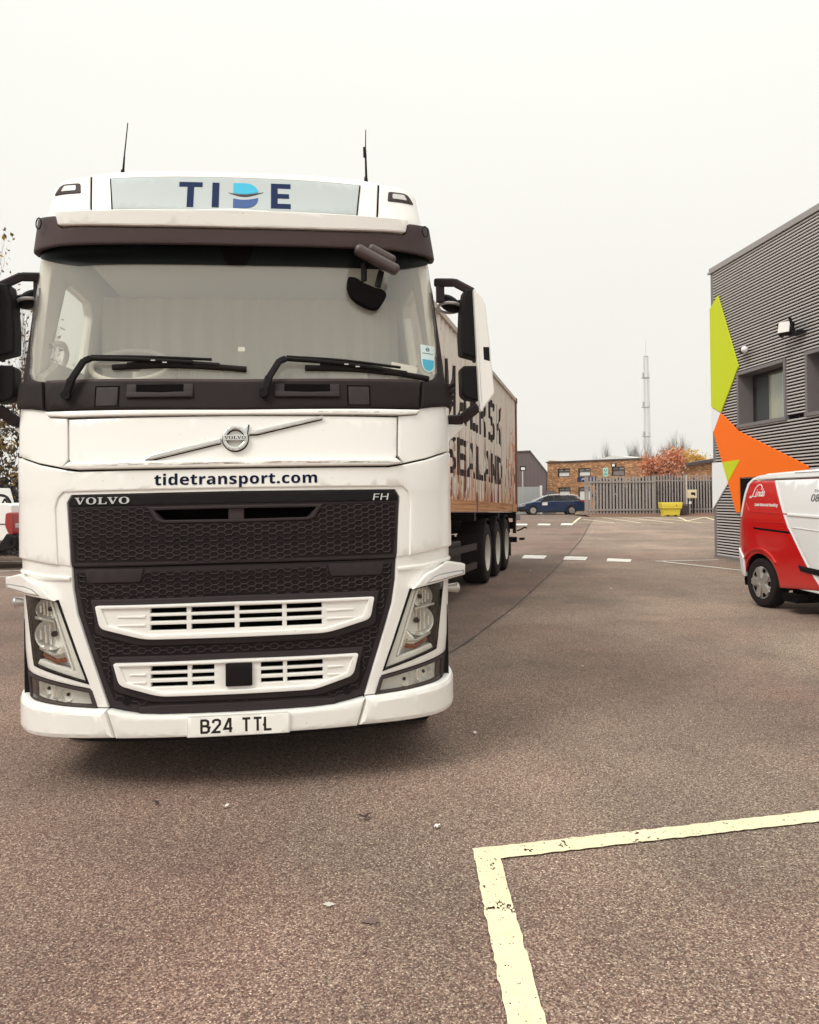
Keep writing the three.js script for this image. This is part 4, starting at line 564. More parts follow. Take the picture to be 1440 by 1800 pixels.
{
  const c = carry(thing('shipping_container', 'rust-streaked beige corrugated shipping container with dark lettering, on the trailer', 'shipping container', [2.46, 1.137, -18.66]));
  const corr = (x0, s) => { // trapezoid corrugation along z
    const pr = [[0, 0], [.085, 0], [.135, -.046], [.228, -.046], [.278, 0]], p = [], uv = [], idx = []; const zs = []; for (let z = .16; z < 12.0; z += .278) for (const [a, d] of pr.slice(0, 4)) if (z + a < 12.04) zs.push([z + a, d]);
    zs.forEach(([z, d], i) => { for (const y of [.16, 2.53]) { p.push(x0 + s * d, y, z); uv.push((12.19 - z) / 12.19, y / 2.591); } if (i) { const v = i * 2; idx.push(v - 2, v, v - 1, v - 1, v, v + 1); } });
    const g = new THREE.BufferGeometry(); g.setAttribute('position', new THREE.Float32BufferAttribute(p, 3)); g.setAttribute('uv', new THREE.Float32BufferAttribute(uv, 2)); g.setIndex(idx); const q = g.toNonIndexed(); q.computeVertexNormals(); return q; };
  part(c, 'side_wall', corr(-.03, 1), K.cont); part(c, 'side_wall', corr(-2.408, -1), K.contPlain);
  parts(c, 'bottom_rail', [box(.10, .155, 11.9, -.05, .085, 6.09), box(.14, .02, 11.9, -.07, .165, 6.09)], K.rail); part(c, 'bottom_rail', box(.12, .16, 11.9, -2.378, .08, 6.09), K.rail);
  parts(c, 'top_rail', [box(.09, .07, 11.9, -.045, 2.55, 6.09), box(.09, .07, 11.9, -2.393, 2.55, 6.09)], K.contPlain);
  for (const [x, z] of [[-.085, .085], [-.085, 12.1], [-2.353, .085], [-2.353, 12.1]]) { part(c, 'corner_post', box(.165, 2.36, .165, x, 1.29, z), z < 1 ? K.rust : K.contPlain); part(c, 'corner_casting', rbox(.18, .12, .18, .012, x + (x > -1 ? .005 : -.005), .06, z), K.black); part(c, 'corner_casting', rbox(.18, .12, .18, .012, x + (x > -1 ? .005 : -.005), 2.535, z), K.rust); }
  part(c, 'roof', box(2.3, .02, 11.9, -1.22, 2.56, 6.09), K.contPlain); part(c, 'floor', box(2.3, .06, 11.9, -1.22, .13, 6.09), K.rust); part(c, 'front_wall', box(2.2, 2.4, .03, -1.22, 1.3, 12.1), K.contPlain);
  for (const x of [-.64, -1.78]) { const d = part(c, 'door', box(1.1, 2.36, .05, x, 1.3, .06), K.contPlain); parts(d, 'lock_rod', [bar([x - .25, .15, .02], [x - .25, 2.45, .02], .017), bar([x + .25, .15, .02], [x + .25, 2.45, .02], .017)], K.silver); }
  const t = carry(thing('container_trailer', 'black skeletal semi-trailer with three axles carrying the rusty container', 'trailer', [2.46, 1.137, -18.66]));
  part(t, 'frame_beam', [box(.14, .03, 11.6, -.80, -.02, 5.9), box(.03, .34, 11.6, -.80, -.20, 5.9), box(.14, .03, 11.6, -.80, -.38, 5.9)], K.black); part(t, 'frame_beam', [box(.14, .03, 11.6, -1.64, -.02, 5.9), box(.03, .34, 11.6, -1.64, -.20, 5.9), box(.14, .03, 11.6, -1.64, -.38, 5.9)], K.black);
  for (const z of [.25, 3.1, 5.9, 8.9, 11.9]) part(t, 'bolster', box(2.40, .13, .18, -1.22, -.07, z), K.black);
  for (const z of [1.95, 3.26, 4.57]) {
    const yc = .525 - 1.137 - NOSE * z;
    for (const s of [1, -1]) { const w = wheel(.525, .40, null, null, .60), h = part(t, 'wheel', w.tyre, K.rubber); h.position.set(s > 0 ? -.215 : -2.223, yc, z); h.rotation.y = s > 0 ? 0 : Math.PI; part(h, 'rim', w.rim, mat([.60, .57, .52], .55)); }
    part(t, 'axle', [cyl(.07, .07, 2.0, -1.22, yc, z, 0, 0, Math.PI / 2), box(.1, .3, .5, -.7, yc + .15, z), box(.1, .3, .5, -1.74, yc + .15, z)], K.black);
    for (const s of [1, -1]) { const g = new THREE.CylinderGeometry(.60, .60, .42, 18, 1, true, -.95, 1.9); g.rotateZ(Math.PI / 2); g.rotateX(-Math.PI / 2 + Math.PI / 2); part(t, 'mudguard', (() => { const p = []; const L = []; for (let k = 0; k <= 14; k++) { const a = Math.PI * (.12 + .76 * k / 14); L.push([Math.cos(a) * .60, Math.sin(a) * .60]); } for (let k = 14; k >= 0; k--) { const a = Math.PI * (.12 + .76 * k / 14); L.push([Math.cos(a) * .585, Math.sin(a) * .585]); } const e = slab(L, .42, .003); e.rotateY(Math.PI / 2); e.translate(s > 0 ? -.01 : -2.01, yc, z); return e; })(), K.black); }
  }
  parts(t, 'landing_leg', [[box(.14, .95, .14, -.45, -.75, 9.3), box(.3, .03, .3, -.45, -1.21, 9.3)], [box(.14, .95, .14, -1.99, -.75, 9.3), box(.3, .03, .3, -1.99, -1.21, 9.3)]], K.black);
  part(t, 'tool_box', rbox(.55, .5, .9, .03, -.42, -.68, 6.9), K.plastic); parts(t, 'side_guard', [box(.04, .10, 3.2, -.06, -.55, 7.2), box(.04, .10, 3.2, -.06, -.85, 7.2)], K.plastic); parts(t, 'mud_flap', [box(.42, .5, .02, -.22, -.62, 5.3), box(.42, .4, .02, -.22, -.72, 1.28)], K.rubber);
  part(t, 'rear_bumper', [box(2.36, .12, .10, -1.2, -.62, .05), box(.08, .6, .08, -.7, -.35, .05), box(.08, .6, .08, -1.7, -.35, .05), box(.10, .05, .28, .10, -.60, .10)], K.black);
  part(t, 'lamp_board', [box(.5, .16, .06, -.30, -.30, .02), box(.06, .5, .2, -.05, -.22, .25)], K.black); part(t, 'tail_lamp', rbox(.10, .12, .06, .01, .02, -.12, .05), K.satin); part(t, 'twist_hook', tube([[.0, -.42, .2], [.10, -.38, .2], [.18, -.34, .2], [.22, -.36, .2]], .018, 10, 6), K.black);
}
// ---------------------------------------------------------------- clad building on the right
{
  const A = -Math.atan2(.995, .0965);
  const b = thing('clad_building', 'grey corrugated metal building with green, orange and white angular panels', 'building', [7.37, 0, -19.65], A);
  const L = 11, rib = mat([.42, .39, .375], .42, { metalness: .35 }), dark = mat([.10, .085, .085], .5), frame = mat([.17, .15, .15], .5);
  const PITCH = .066, prof = [[0, -.016], [.08, .010], [.16, .024], [.40, .026], [.47, .014], [.53, -.018], [.76, -.022]];
  const ribs = (t0, t1, y0, y1) => { // proud rounded ribs, ends open, over a black sheet that paints the groove shade
    const p = [], idx = []; for (let k = Math.ceil(y0 / PITCH); (k + .56) * PITCH <= y1; k++) { const v0 = p.length / 3, c = [[.0, -.012], [.03, .016], [.10, .026], [.42, .026], [.50, .014], [.54, -.012]]; c.forEach(([q, d], i) => { const y = (k + q) * PITCH; p.push(t0, y, d, t1, y, d); if (i) { const v = v0 + i * 2; idx.push(v - 2, v - 1, v, v - 1, v + 1, v); } }); }
    const g = new THREE.BufferGeometry(); g.setAttribute('position', new THREE.Float32BufferAttribute(p, 3)); g.setIndex(idx); const q = g.toNonIndexed(); q.computeVertexNormals(); return q; };
  const slatM = mat([.60, .565, .545], .45, { metalness: .25 }); const WIN = [[1.18, 3.06, 3.06, 4.21], [3.86, 5.74, 3.06, 4.21], [6.6, 8.5, 3.06, 4.21]];
  part(b, 'cladding', [ribs(.02, L, 4.21, 6.9), ribs(.02, L, .06, 3.06), ribs(.02, 1.18, 3.06, 4.21), ribs(3.06, 3.86, 3.06, 4.21), ribs(5.74, 6.6, 3.06, 4.21), ribs(8.5, L, 3.06, 4.21)], slatM).userData.kind = 'stuff'; part(b, 'groove_shade', [box(L - .02, 2.68, .02, L / 2, 5.555, -.024), box(L - .02, 3.0, .02, L / 2, 1.56, -.024), box(1.12, 1.2, .02, .6, 3.64, -.024), box(.78, 1.2, .02, 3.46, 3.64, -.024), box(.84, 1.2, .02, 6.17, 3.64, -.024), box(2.48, 1.2, .02, 9.76, 3.64, -.024)], K.gloom);  // near-black boxes behind the ribs stand in for shade in the grooves
  part(b, 'wall_core', [box(L, .04, 9, L / 2, 6.85, -4.55), box(.05, 6.9, 9, -.02, 3.45, -4.6), box(.05, 6.9, 9, L, 3.45, -4.6), box(L, 6.9, .05, L / 2, 3.45, -9), box(L, 2.95, .03, L / 2, 1.5, -.06), box(L, 2.6, .03, L / 2, 5.55, -.06)], dark);
  part(b, 'corner_flashing', [box(.13, 6.9, .04, -.045, 3.45, .005), box(.04, 6.9, .13, -.10, 3.45, -.05)], frame);
  part(b, 'roof_edge', [box(L + .28, .085, .24, L / 2 - .01, 6.94, -.075), box(L + .3, .05, .05, L / 2 - .05, 6.875, .035)], mat([.30, .28, .27], .5)); part(b, 'base_trim', [box(L + .1, .07, .06, L / 2 - .05, .035, .012)], frame);
  for (const [t0, t1, y0, y1] of WIN) {
    const w = part(b, 'window', [box(t1 - t0 + .14, .07, .40, (t0 + t1) / 2, y1 + .02, -.15), box(t1 - t0 + .14, .07, .42, (t0 + t1) / 2, y0 - .02, -.14), box(.07, y1 - y0, .40, t0 - .02, (y0 + y1) / 2, -.15), box(.07, y1 - y0, .40, t1 + .02, (y0 + y1) / 2, -.15)], frame);
    parts(w, 'glazing_bar', [box(.06, y1 - y0, .06, t0 + .04, (y0 + y1) / 2, -.33), box(.07, y1 - y0, .06, t0 + 1.40, (y0 + y1) / 2, -.33), box(.05, y1 - y0, .06, t1 - .04, (y0 + y1) / 2, -.33), box(t1 - t0, .06, .055, (t0 + t1) / 2, y1 - .04, -.33), box(t1 - t0, .05, .055, (t0 + t1) / 2, y0 + .04, -.33)], K.plastic);
    parts(w, 'pane', [box(1.36, y1 - y0 - .1, .01, t0 + .72, (y0 + y1) / 2, -.34), box(t1 - t0 - 1.5, y1 - y0 - .1, .01, (t0 + 1.43 + t1 - .05) / 2, (y0 + y1) / 2, -.34)], phys([.8, .86, .86], .03, { transmission: .95, thickness: 0, ior: 1.5 }));
    part(w, 'curtain', [(() => { const g = new THREE.PlaneGeometry(.60, y1 - y0, 40, 1), p = g.attributes.position; for (let i = 0; i < p.count; i++) p.setZ(i, .025 * Math.sin(p.getX(i) * 60)); g.computeVertexNormals(); g.translate(t0 + .85, (y0 + y1) / 2, -.40); return g; })()], mat([.78, .58, .36], .9)); parts(w, 'blind', [box(.30, y1 - y0, .02, t0 + 1.27, (y0 + y1) / 2, -.375), box(.4, y1 - y0, .02, t0 + 1.66, (y0 + y1) / 2, -.375)], mat([.80, .82, .80], .8));
  }
  part(b, 'room_back', box(L - .2, 1.4, .05, L / 2, 3.7, -1.6), mat([.12, .11, .10], .9));
  const flat = (pts, z) => slab(pts, .03, .003).translate(0, 0, z), gloss = (c) => phys(c, .55, { specularIntensity: .3 });
  const green = gloss([.56, .64, .014]), orange = gloss([.95, .17, .006]), white = gloss([.82, .84, .85]);
  part(b, 'green_panel', flat([[-.125, 6.0], [.29, 6.23], [1.22, 4.39], [.36, 3.44], [-.125, 3.63]], .056), green, 'lime green angular panel above the orange one');
  part(b, 'white_panel', flat([[-.125, 3.61], [.345, 3.42], [-.02, 3.02], [-.125, 3.03]], .053), white, 'small white panel below the green one'); part(b, 'white_panel', flat([[-.125, 2.27], [.39, 2.26], [.68, 1.79], [-.10, 1.18], [-.125, 1.18]], .053), white, 'lower white panel reaching the corner');
  part(b, 'orange_panel', flat([[.345, 3.43], [-.02, 3.01], [.66, 1.79], [1.02, 1.1], [1.2, 1.10], [1.215, 1.88], [3.86, 1.90], [3.86, 2.04], [1.2, 2.93]], .059), orange, 'orange angular panel running right above the van'); part(b, 'green_triangle', flat([[.41, 2.26], [1.26, 2.29], [.67, 1.79]], .064), green, 'small lime green triangle on the orange panel');
  part(b, 'doorway', [box(2.6, 1.86, .03, 2.52, .93, .03)], K.gloom);
  const fl = thing('floodlight', 'square wall floodlight tilted up on the corrugated building above the window', 'floodlight'); b.updateMatrixWorld(true); fl.applyMatrix4(b.matrixWorld); fl.translateX(3.5); fl.translateY(4.80);
  part(fl, 'housing', rbox(.28, .27, .14, .03, -.02, -.02, .22, -.25, .55), K.black); part(fl, 'lamp_glass', box(.23, .22, .02, .04, .0, .30, -.25, .55), mat([.72, .70, .66], .3)); part(fl, 'bracket', [box(.34, .05, .22, .18, -.14, .10), box(.04, .3, .04, .22, 0, .24, .3), box(.04, .3, .04, -.20, -.02, .24, .3)], K.black);
  const wl = thing('security_camera', 'small white dome camera on a dark arm beside the green panel point', 'camera'); wl.applyMatrix4(b.matrixWorld); wl.translateX(1.62); wl.translateY(4.69);
  part(wl, 'arm', box(.22, .05, .16, -.10, 0, .08), K.black); part(wl, 'dome', at(new THREE.SphereGeometry(.075, 20, 14), .14, -.01, .18), K.white); part(wl, 'collar', cyl(.05, .05, .12, .06, 0, .17, 0, 0, Math.PI / 2), K.black);
}
// ---------------------------------------------------------------- red and white panel van
{
  const A = -Math.atan2(.985, .171), S = .96, sc = (p) => p.map(([t, y]) => [t * S, 1.5 - (1.5 - y) * S]);
  const v = thing('panel_van', 'red and white panel van with white script lettering, parked by the clad building', 'van', [4.67, 0, -10.8], A);
  const red = phys([.60, .008, .008], .25, { clearcoat: 1, clearcoatRoughness: .05 }), wht = phys([.85, .86, .86], .3, { clearcoat: .8, clearcoatRoughness: .08 });
  const tr = (t, y) => -(y > 1.05 ? .085 * ((y - 1.05) / .75) ** 2 : .05 * ((1.05 - y) / .8) ** 2) - (t < -.36 ? .05 * ((-.36 - t) / .3) ** 2 : 0);
  const side = (pts, off = 0, th = .03, bev = .004, max = .06, holes = []) => { const g = subdivide(slab(pts, th, bev, holes), max), p = g.attributes.position; for (let i = 0; i < p.count; i++) p.setZ(i, p.getZ(i) + off + tr(p.getX(i), p.getY(i))); g.computeVertexNormals(); return toCreasedNormals(g, .6); };
  const arch = (c, r, n = 16, y0 = .27, cy = .30) => { const o = []; const a0 = Math.asin((y0 - cy) / r); for (let k = 0; k <= n; k++) { const a = Math.PI - a0 + k / n * (-(Math.PI - 2 * a0)); o.push([c + r * Math.cos(a), cy + r * Math.sin(a)]); } return o; };
  const AR = arch(-.145, .385, 18, .30, .33);
  const diag = sc([[.175, 1.69], [.53, 1.06], [.60, .98], [.87, .60], [1.14, .30]]);
  part(v, 'rear_quarter', side([...sc([[-.70, .70], [-.70, .85], [-.675, 1.0], [-.62, 1.2], [-.525, 1.50], [-.46, 1.63], [-.36, 1.69]]), ...diag, [.245, .30], ...AR.slice().reverse().slice(0, -2), [-.53, .50]], 0, .03, .004, .05), red, 'red rear quarter of the van');
  part(v, 'side_panel', side([...diag.slice().reverse().map(([t, y]) => [t + .001, y]).reverse().reverse(), ...[[.168, 1.684]], [3.6, 1.69], [4.0, 1.05], [4.2, .3]], -.001, .03, .004, .09), wht);
  part(v, 'stripe', [...diag.slice(0, -1).map((p, i) => { const q = diag[i + 1]; return side([[p[0] - .014, p[1]], [q[0] - .014, q[1]], [q[0] + .010, q[1]], [p[0] + .010, p[1]]], .004, .006, 0, .08); })], wht);
  part(v, 'roof_edge', [side([...sc([[-.645, 1.18], [-.54, 1.52], [-.475, 1.66], [-.35, 1.735], [-.22, 1.765], [.18, 1.79]]), [3.3, 1.80], [3.6, 1.70], ...sc([[.18, 1.715], [-.33, 1.70], [-.42, 1.64], [-.485, 1.50], [-.58, 1.18]])], .006, .04, .008, .06)], wht);
  part(v, 'roof_gutter', side([...sc([[.2, 1.722]]), [3.4, 1.722], [3.4, 1.712], ...sc([[.2, 1.710]])], .010, .01, 0, .1), K.silver); part(v, 'roof_rib', side([[.55, 1.775], [3.2, 1.785], [3.2, 1.779], [.55, 1.769]], .012, .01, 0, .1), K.silver);
  part(v, 'window_pressing', [side(sc([[-.47, 1.39], [-.455, 1.39], [-.362, 1.272], [.435, 1.252], [1.2, 1.232], [3, 1.2], [3, 1.185], [1.2, 1.217], [.435, 1.237], [-.37, 1.257]]), .008, .014, .004, .05), side(sc([[-.30, 1.135], [.42, 1.13], [.44, 1.118], [-.30, 1.12]]), .005, .012, .003, .05)], red); part(v, 'white_pressing', side(sc([[.50, 1.252], [1.2, 1.234], [3.4, 1.2], [3.4, 1.165], [1.2, 1.2], [.50, 1.218]]), .012, .016, .006, .08), wht);
  part(v, 'lower_pressing', side(sc([[.60, 1.075], [1.2, 1.045], [3.2, 1.0], [3.2, .988], [1.2, 1.032], [.60, 1.064]]), .006, .012, .003, .08), wht);
  part(v, 'door_rail', side(sc([[-.27, 1.045], [.55, 1.012], [.55, .985], [-.25, 1.018]]), .003, .01, .001, .05), K.gloom);
  part(v, 'arch_flare', (() => { const o = arch(-.145, .47, 18, .62, .33), i = arch(-.145, .43, 18, .62, .33).reverse(); return side([...o, ...i], .022, .03, .012, .04); })(), red);
  part(v, 'side_moulding', side(sc([[.70, .585], [1.2, .555], [3.4, .5], [3.4, .42], [1.2, .475], [.74, .515]]), .016, .025, .006, .08), K.black);
  part(v, 'sill', side(sc([[.285, .325], [1.2, .285], [3.6, .25], [3.6, .215], [1.2, .25], [.285, .285]]), -.002, .05, .008, .08), wht); part(v, 'underbody', [box(3.7, .16, 1.7, 2.2, .27, -1.0), box(.3, .1, .8, .5, .2, -.4), box(4.0, .02, 1.6, 1.9, .9, -1.0)], K.gloom);
  part(v, 'rear_bumper', [side(sc([[-.715, .73], [-.70, .37], [-.62, .33], [-.55, .33], [-.535, .42], [-.535, .60]]), .018, .05, .012, .04), rbox(.14, .32, 1.5, .04, -.60, .53, -.98)], wht); part(v, 'mud_flap', box(.03, .30, .18, -.475, .33, -.22), K.rubber);
  parts(v, 'rear_door', [box(.04, 1.0, 1.5, -.58, 1.2, -.99), box(.03, 1.1, 1.44, -.56, 1.1, -.99)], red); part(v, 'roof', (() => { const p = [[-.46, 1.64], [-.36, 1.73], [-.2, 1.78], [1.5, 1.83], [3.3, 1.80], [4.3, 1.1], [4.3, .4], [4.2, .4], [4.2, 1.05], [3.25, 1.74], [-.3, 1.68]]; return slab(p, 1.66, .03).translate(0, 0, -.16); })(), wht); part(v, 'far_side', slab([[-.6, .4], [-.55, 1.3], [-.3, 1.7], [3.3, 1.72], [4.3, 1.0], [4.3, .35]], .03, 0).translate(0, 0, -1.9), wht);
  for (const [t, z, s] of [[-.155, -.16, 1], [2.78, -.16, 1], [-.155, -1.78, -1], [2.78, -1.78, -1]]) {
    const w = part(v, 'wheel', (() => { const T = [[.21, -.11], [.30, -.112], [.322, -.09], [.327, 0], [.322, .09], [.30, .112], [.225, .108], [.21, .09]]; const g = new THREE.LatheGeometry(T.map((p) => new THREE.Vector2(...p)), 40); g.rotateX(Math.PI / 2); return g; })(), K.rubber); w.position.set(t, .327, z + (s > 0 ? .02 : 0)); if (s < 0) w.rotation.y = Math.PI;
    const disc = []; const D = new THREE.LatheGeometry([[0, .105], [.03, .108], [.045, .098], [.20, .085], [.212, .095], [.215, .09], [.21, .06], [0, .05]].map((p) => new THREE.Vector2(...p)), 40); D.rotateX(Math.PI / 2); disc.push(D);
    for (let k = 0; k < 5; k++) { const a = k / 5 * 2 * Math.PI + .3; disc.push(at(slab([[-.036, .03], [-.05, .17], [-.03, .205], [.03, .205], [.05, .17], [.036, .03]], .03, .006), 0, 0, .118, 0, 0, a)); }
    const h = part(w, 'hub_cap', disc, K.silver); const hole = []; for (let k = 0; k < 5; k++) { const a = (k + .5) / 5 * 2 * Math.PI + .3; hole.push(at(slab([[-.022, .14], [-.034, .192], [.034, .192], [.022, .14]], .004, 0), 0, 0, .0955, 0, 0, a)); } parts(w, 'hub_opening', hole, K.gloom);
  }
  part(v, 'wheel_arch', (() => { const g = new THREE.CylinderGeometry(.40, .40, .4, 24, 1, true, 0, 2 * Math.PI); g.rotateX(Math.PI / 2); g.translate(-.145, .34, -.24); const p = g.attributes.position; for (let i = 0; i < p.count; i++) p.setY(i, Math.max(.26, p.getY(i))); return [g, box(.85, .60, .02, -.145, .58, -.45)]; })(), K.gloom);
  // script and print
  const ribbon = (pts, w) => { const c = new THREE.CatmullRomCurve3(pts.map((p) => V3(p[0], p[1], 0)), false, 'centripetal'), n = pts.length * 5, L = [], R = []; for (let i = 0; i <= n; i++) { const p = c.getPoint(i / n), t = c.getTangent(i / n); L.push([p.x - t.y * w, p.y + t.x * w]); R.unshift([p.x + t.y * w, p.y - t.x * w]); } return [...L, ...R]; };
  // pixels of the lettering were measured in a frame 620 wide: map them onto the panel
  const q = (a, b) => { const x = 230 + a, y = b; return [(-.385 + (x - 230) / 355 * .355 - .00) * S + .0, 1.5 - (1.5 - (1.635 - (y - 320) / 195 * .185 + (x - 230) / 355 * .012)) * S]; };
  const strokes = [[[30, 485], [10, 500], [25, 512], [60, 495], [95, 440], [135, 365], [180, 333], [230, 325], [265, 345], [280, 375], [262, 400]], [[45, 495], [90, 490], [130, 500]], [[170, 425], [150, 475], [150, 498], [172, 492]], [[198, 430], [182, 495]], [[190, 462], [215, 432], [235, 440], [222, 490], [245, 492]], [[290, 440], [262, 438], [248, 470], [258, 495], [282, 478]], [[312, 385], [290, 470], [292, 498], [312, 488]], [[318, 470], [345, 452], [342, 430], [325, 440], [312, 475], [325, 498], [352, 478]], [[172, 398], [178, 404]]];
  part(v, 'maker_script', strokes.map((s, i) => side(ribbon(s.map(([a, b]) => q(a, b)), i === 0 ? .0062 : .0055), .004, .004, 0, .03)), wht);
  const put = (font, text, t0, y0, w, h, sl) => words(font, text, w, h, sl).map((l) => side(l.pts.map(([a, b]) => [t0 + a, y0 + b - .01 * a]), .004, .003, 0, .05, l.holes.map((o) => o.map(([a, b]) => [t0 + a, y0 + b - .01 * a]))));
  part(v, 'slogan', put('sans_bold', 'Linde Material Handling', -.235, 1.335, .50, .052, .18), wht);
  part(v, 'phone_number', put('sans_regular', '0845', .915, 1.415, .30, .085, .22), K.ink); part(v, 'small_print', put('sans_regular', 'Sales, Ser', .97, 1.53, .30, .03, .1), mat([.36, .36, .36], .5));
}
// ---------------------------------------------------------------- blue estate car far behind
function smallCar(o, len, prof, paint, opt) {}
{
  const x0 = 7.27, c = thing('estate_car', 'dark blue estate car parked side on before the brick building', 'car', [7.27, rise(55) - .02, -55]);
  const blue = phys([.004, .021, .07], .22, { clearcoat: 1, clearcoatRoughness: .04 });
  const body = [[.02, .40], [.0, .52], [.10, .66], [.35, .76], [.95, .88], [1.05, .91], [3.9, .98], [4.35, .97], [4.48, .85], [4.55, .45], [4.45, .26], [3.95, .24], ...Array.from({ length: 9 }, (_, k) => [3.62 + .34 * Math.cos(k / 8 * Math.PI), .30 + .34 * Math.sin(k / 8 * Math.PI)]), [3.2, .20], [1.42, .20], ...Array.from({ length: 9 }, (_, k) => [1.02 + .34 * Math.cos(k / 8 * Math.PI), .30 + .34 * Math.sin(k / 8 * Math.PI)]), [.65, .24], [.15, .22]];
  part(c, 'body', slab(body, 1.74, .06), blue);
  part(c, 'roof', [slab([[1.02, .90], [1.25, 1.04], [1.75, 1.27], [2.05, 1.36], [2.6, 1.41], [3.5, 1.40], [4.0, 1.33], [4.3, 1.02], [4.22, 1.0], [3.96, 1.27], [3.5, 1.33], [2.6, 1.345], [2.1, 1.30], [1.8, 1.22], [1.3, 1.0], [1.14, .90]], 1.50, .03).translate(0, 0, -.12)], phys([.62, .63, .64], .15, { clearcoat: 1 }));  // sky reflection painted as a pale roof, like the bonnet shine
  parts(c, 'side_glass', [slab([[1.32, .95], [1.86, 1.20], [2.12, 1.28], [2.35, 1.31], [2.38, .95]], 1.6, .004).translate(0, 0, -.07), slab([[2.46, .95], [2.46, 1.315], [3.3, 1.31], [3.38, .97]], 1.6, .004).translate(0, 0, -.07), slab([[3.46, .97], [3.4, 1.31], [3.75, 1.28], [4.0, 1.10], [3.98, 1.0]], 1.6, .004).translate(0, 0, -.07)], phys([.03, .03, .032], .05, { clearcoat: 1 }));
  parts(c, 'pillar', [beam([2.42, .93, -.1], [2.42, 1.34, -.14], .07, .04), beam([3.42, .95, -.1], [3.36, 1.34, -.14], .06, .04), beam([1.2, .95, -.1], [2.1, 1.33, -.14], .05, .04)], blue);
  part(c, 'bonnet_shine', slab([[.12, .665], [.36, .765], [.95, .886], [1.02, .91], [1.0, .85], [.5, .72]], 1.5, .01).translate(0, .012, -.1), phys([.50, .52, .55], .2, { clearcoat: 1 }));
  part(c, 'front_bumper', slab([[-.02, .28], [-.02, .48], [.35, .50], [.62, .40], [.60, .24]], 1.76, .04).translate(0, 0, .01), K.black); part(c, 'headlamp', slab([[.05, .60], [.20, .68], [.55, .72], [.45, .62], [.2, .56]], 1.76, .01).translate(0, 0, .012), K.silver); part(c, 'tail_lamp', slab([[4.1, .98], [4.4, .98], [4.5, .80], [4.3, .86]], 1.76, .01).translate(0, 0, .012), K.red);
  part(c, 'door_sign', slab(round([[1.62, .66], [1.98, .66], [1.98, .86], [1.62, .86]], .02), .008, .001).translate(0, 0, .012), K.white); parts(c, 'door_joint', [box(.012, .68, .006, 1.5, .60, .003), box(.012, .7, .006, 2.42, .60, .003), box(.012, .66, .006, 3.3, .62, .003)], K.gloom); part(c, 'door_mirror', rbox(.16, .13, .14, .03, 1.62, .98, .05), blue); part(c, 'sill', box(2.2, .08, .03, 2.35, .22, .0), K.black);
  for (const t of [1.02, 3.62]) for (const z of [-.10, -1.62]) { const w = part(c, 'wheel', (() => { const g = new THREE.TorusGeometry(.25, .068, 10, 32); g.scale(1, 1, 1.5); return g; })(), K.rubber); w.position.set(t, .315, z); part(w, 'rim', [cyl(.20, .20, .06, 0, 0, .03, Math.PI / 2), ...Array.from({ length: 5 }, (_, k) => at(new THREE.BoxGeometry(.05, .2, .03), .1 * Math.sin(k * 1.2566), .1 * Math.cos(k * 1.2566), .075, 0, 0, -k * 1.2566))].map((g, i) => g), i0(t)); }
  function i0() { return K.silver; }
}
// ---------------------------------------------------------------- white pickup at the left edge
{
  const p = thing('pickup_truck', 'white pickup at the left edge with red tail lamp and black load bar', 'pickup truck', [-8.40, 0, -17.35], -.42);
  const W = K.white; // length along -x, width along -z, rear face at x = 0
  part(p, 'load_bed', [slab([[-1.9, .62], [-1.9, 1.43], [-.14, 1.43], [-.05, 1.38], [-.02, .85], [-.25, .62], [-.55, .62], ...Array.from({ length: 9 }, (_, k) => [-.95 + .40 * Math.cos(k / 8 * Math.PI), .50 + .42 * Math.sin(k / 8 * Math.PI)])], 1.74, .03)], W);
  part(p, 'cab', slab([[-1.95, .5], [-1.95, 1.40], [-2.1, 1.78], [-3.3, 1.78], [-3.9, 1.2], [-4.9, 1.05], [-5.0, .5]], 1.7, .06).translate(0, 0, -.02), W);
  part(p, 'tailgate', [rbox(.05, .62, 1.34, .015, .005, 1.08, -.87), box(.02, .02, 1.2, .03, 1.22, -.87)], W); part(p, 'tail_lamp', [at(slab(round([[-.20, 1.22], [.02, 1.24], [.03, .76], [-.10, .76], [-.22, .95]], .06), .18, .02), 0, 0, .025)], K.red); part(p, 'lamp_lens', rbox(.03, .09, .14, .01, .022, .95, -.11), K.satin);
  part(p, 'rear_bumper', [rbox(.24, .26, 1.8, .05, .0, .62, -.87), at(slab([[-.5, .40], [-.16, .78], [.06, .76], [.08, .48], [-.2, .42]], .1, .02), 0, 0, .03)], K.black); part(p, 'number_plate', box(.012, .10, .46, .045, .88, -.62), K.black); part(p, 'plate_face', box(.006, .07, .2, .054, .88, -.5), K.satin); part(p, 'body_line', box(1.7, .02, .01, -1.0, .98, .004), K.black);
  part(p, 'load_bar', [tube([[-1.9, 1.60, -.05], [-.45, 1.60, -.05], [-.25, 1.56, -.05], [-.14, 1.44, -.05]], .03, 24, 8), tube([[-1.9, 1.60, -1.7], [-.45, 1.60, -1.7], [-.25, 1.56, -1.7], [-.14, 1.44, -1.7]], .03, 24, 8), bar([-.6, 1.43, -.05], [-.6, 1.6, -.05], .02)], K.black); part(p, 'hook', [bar([-.55, 1.43, -.2], [-.48, 1.52, -.2], .02), bar([-.48, 1.52, -.2], [-.40, 1.43, -.2], .02)], K.black);
  for (const [x, z] of [[-.95, -.14], [-3.95, -.14], [-.95, -1.6], [-3.95, -1.6]]) { const w = part(p, 'wheel', (() => { const g = new THREE.TorusGeometry(.27, .095, 12, 32); return g; })(), K.rubber); w.position.set(x, .365, z); part(w, 'rim', cyl(.2, .2, .1, 0, 0, 0, Math.PI / 2), K.silver); }
}
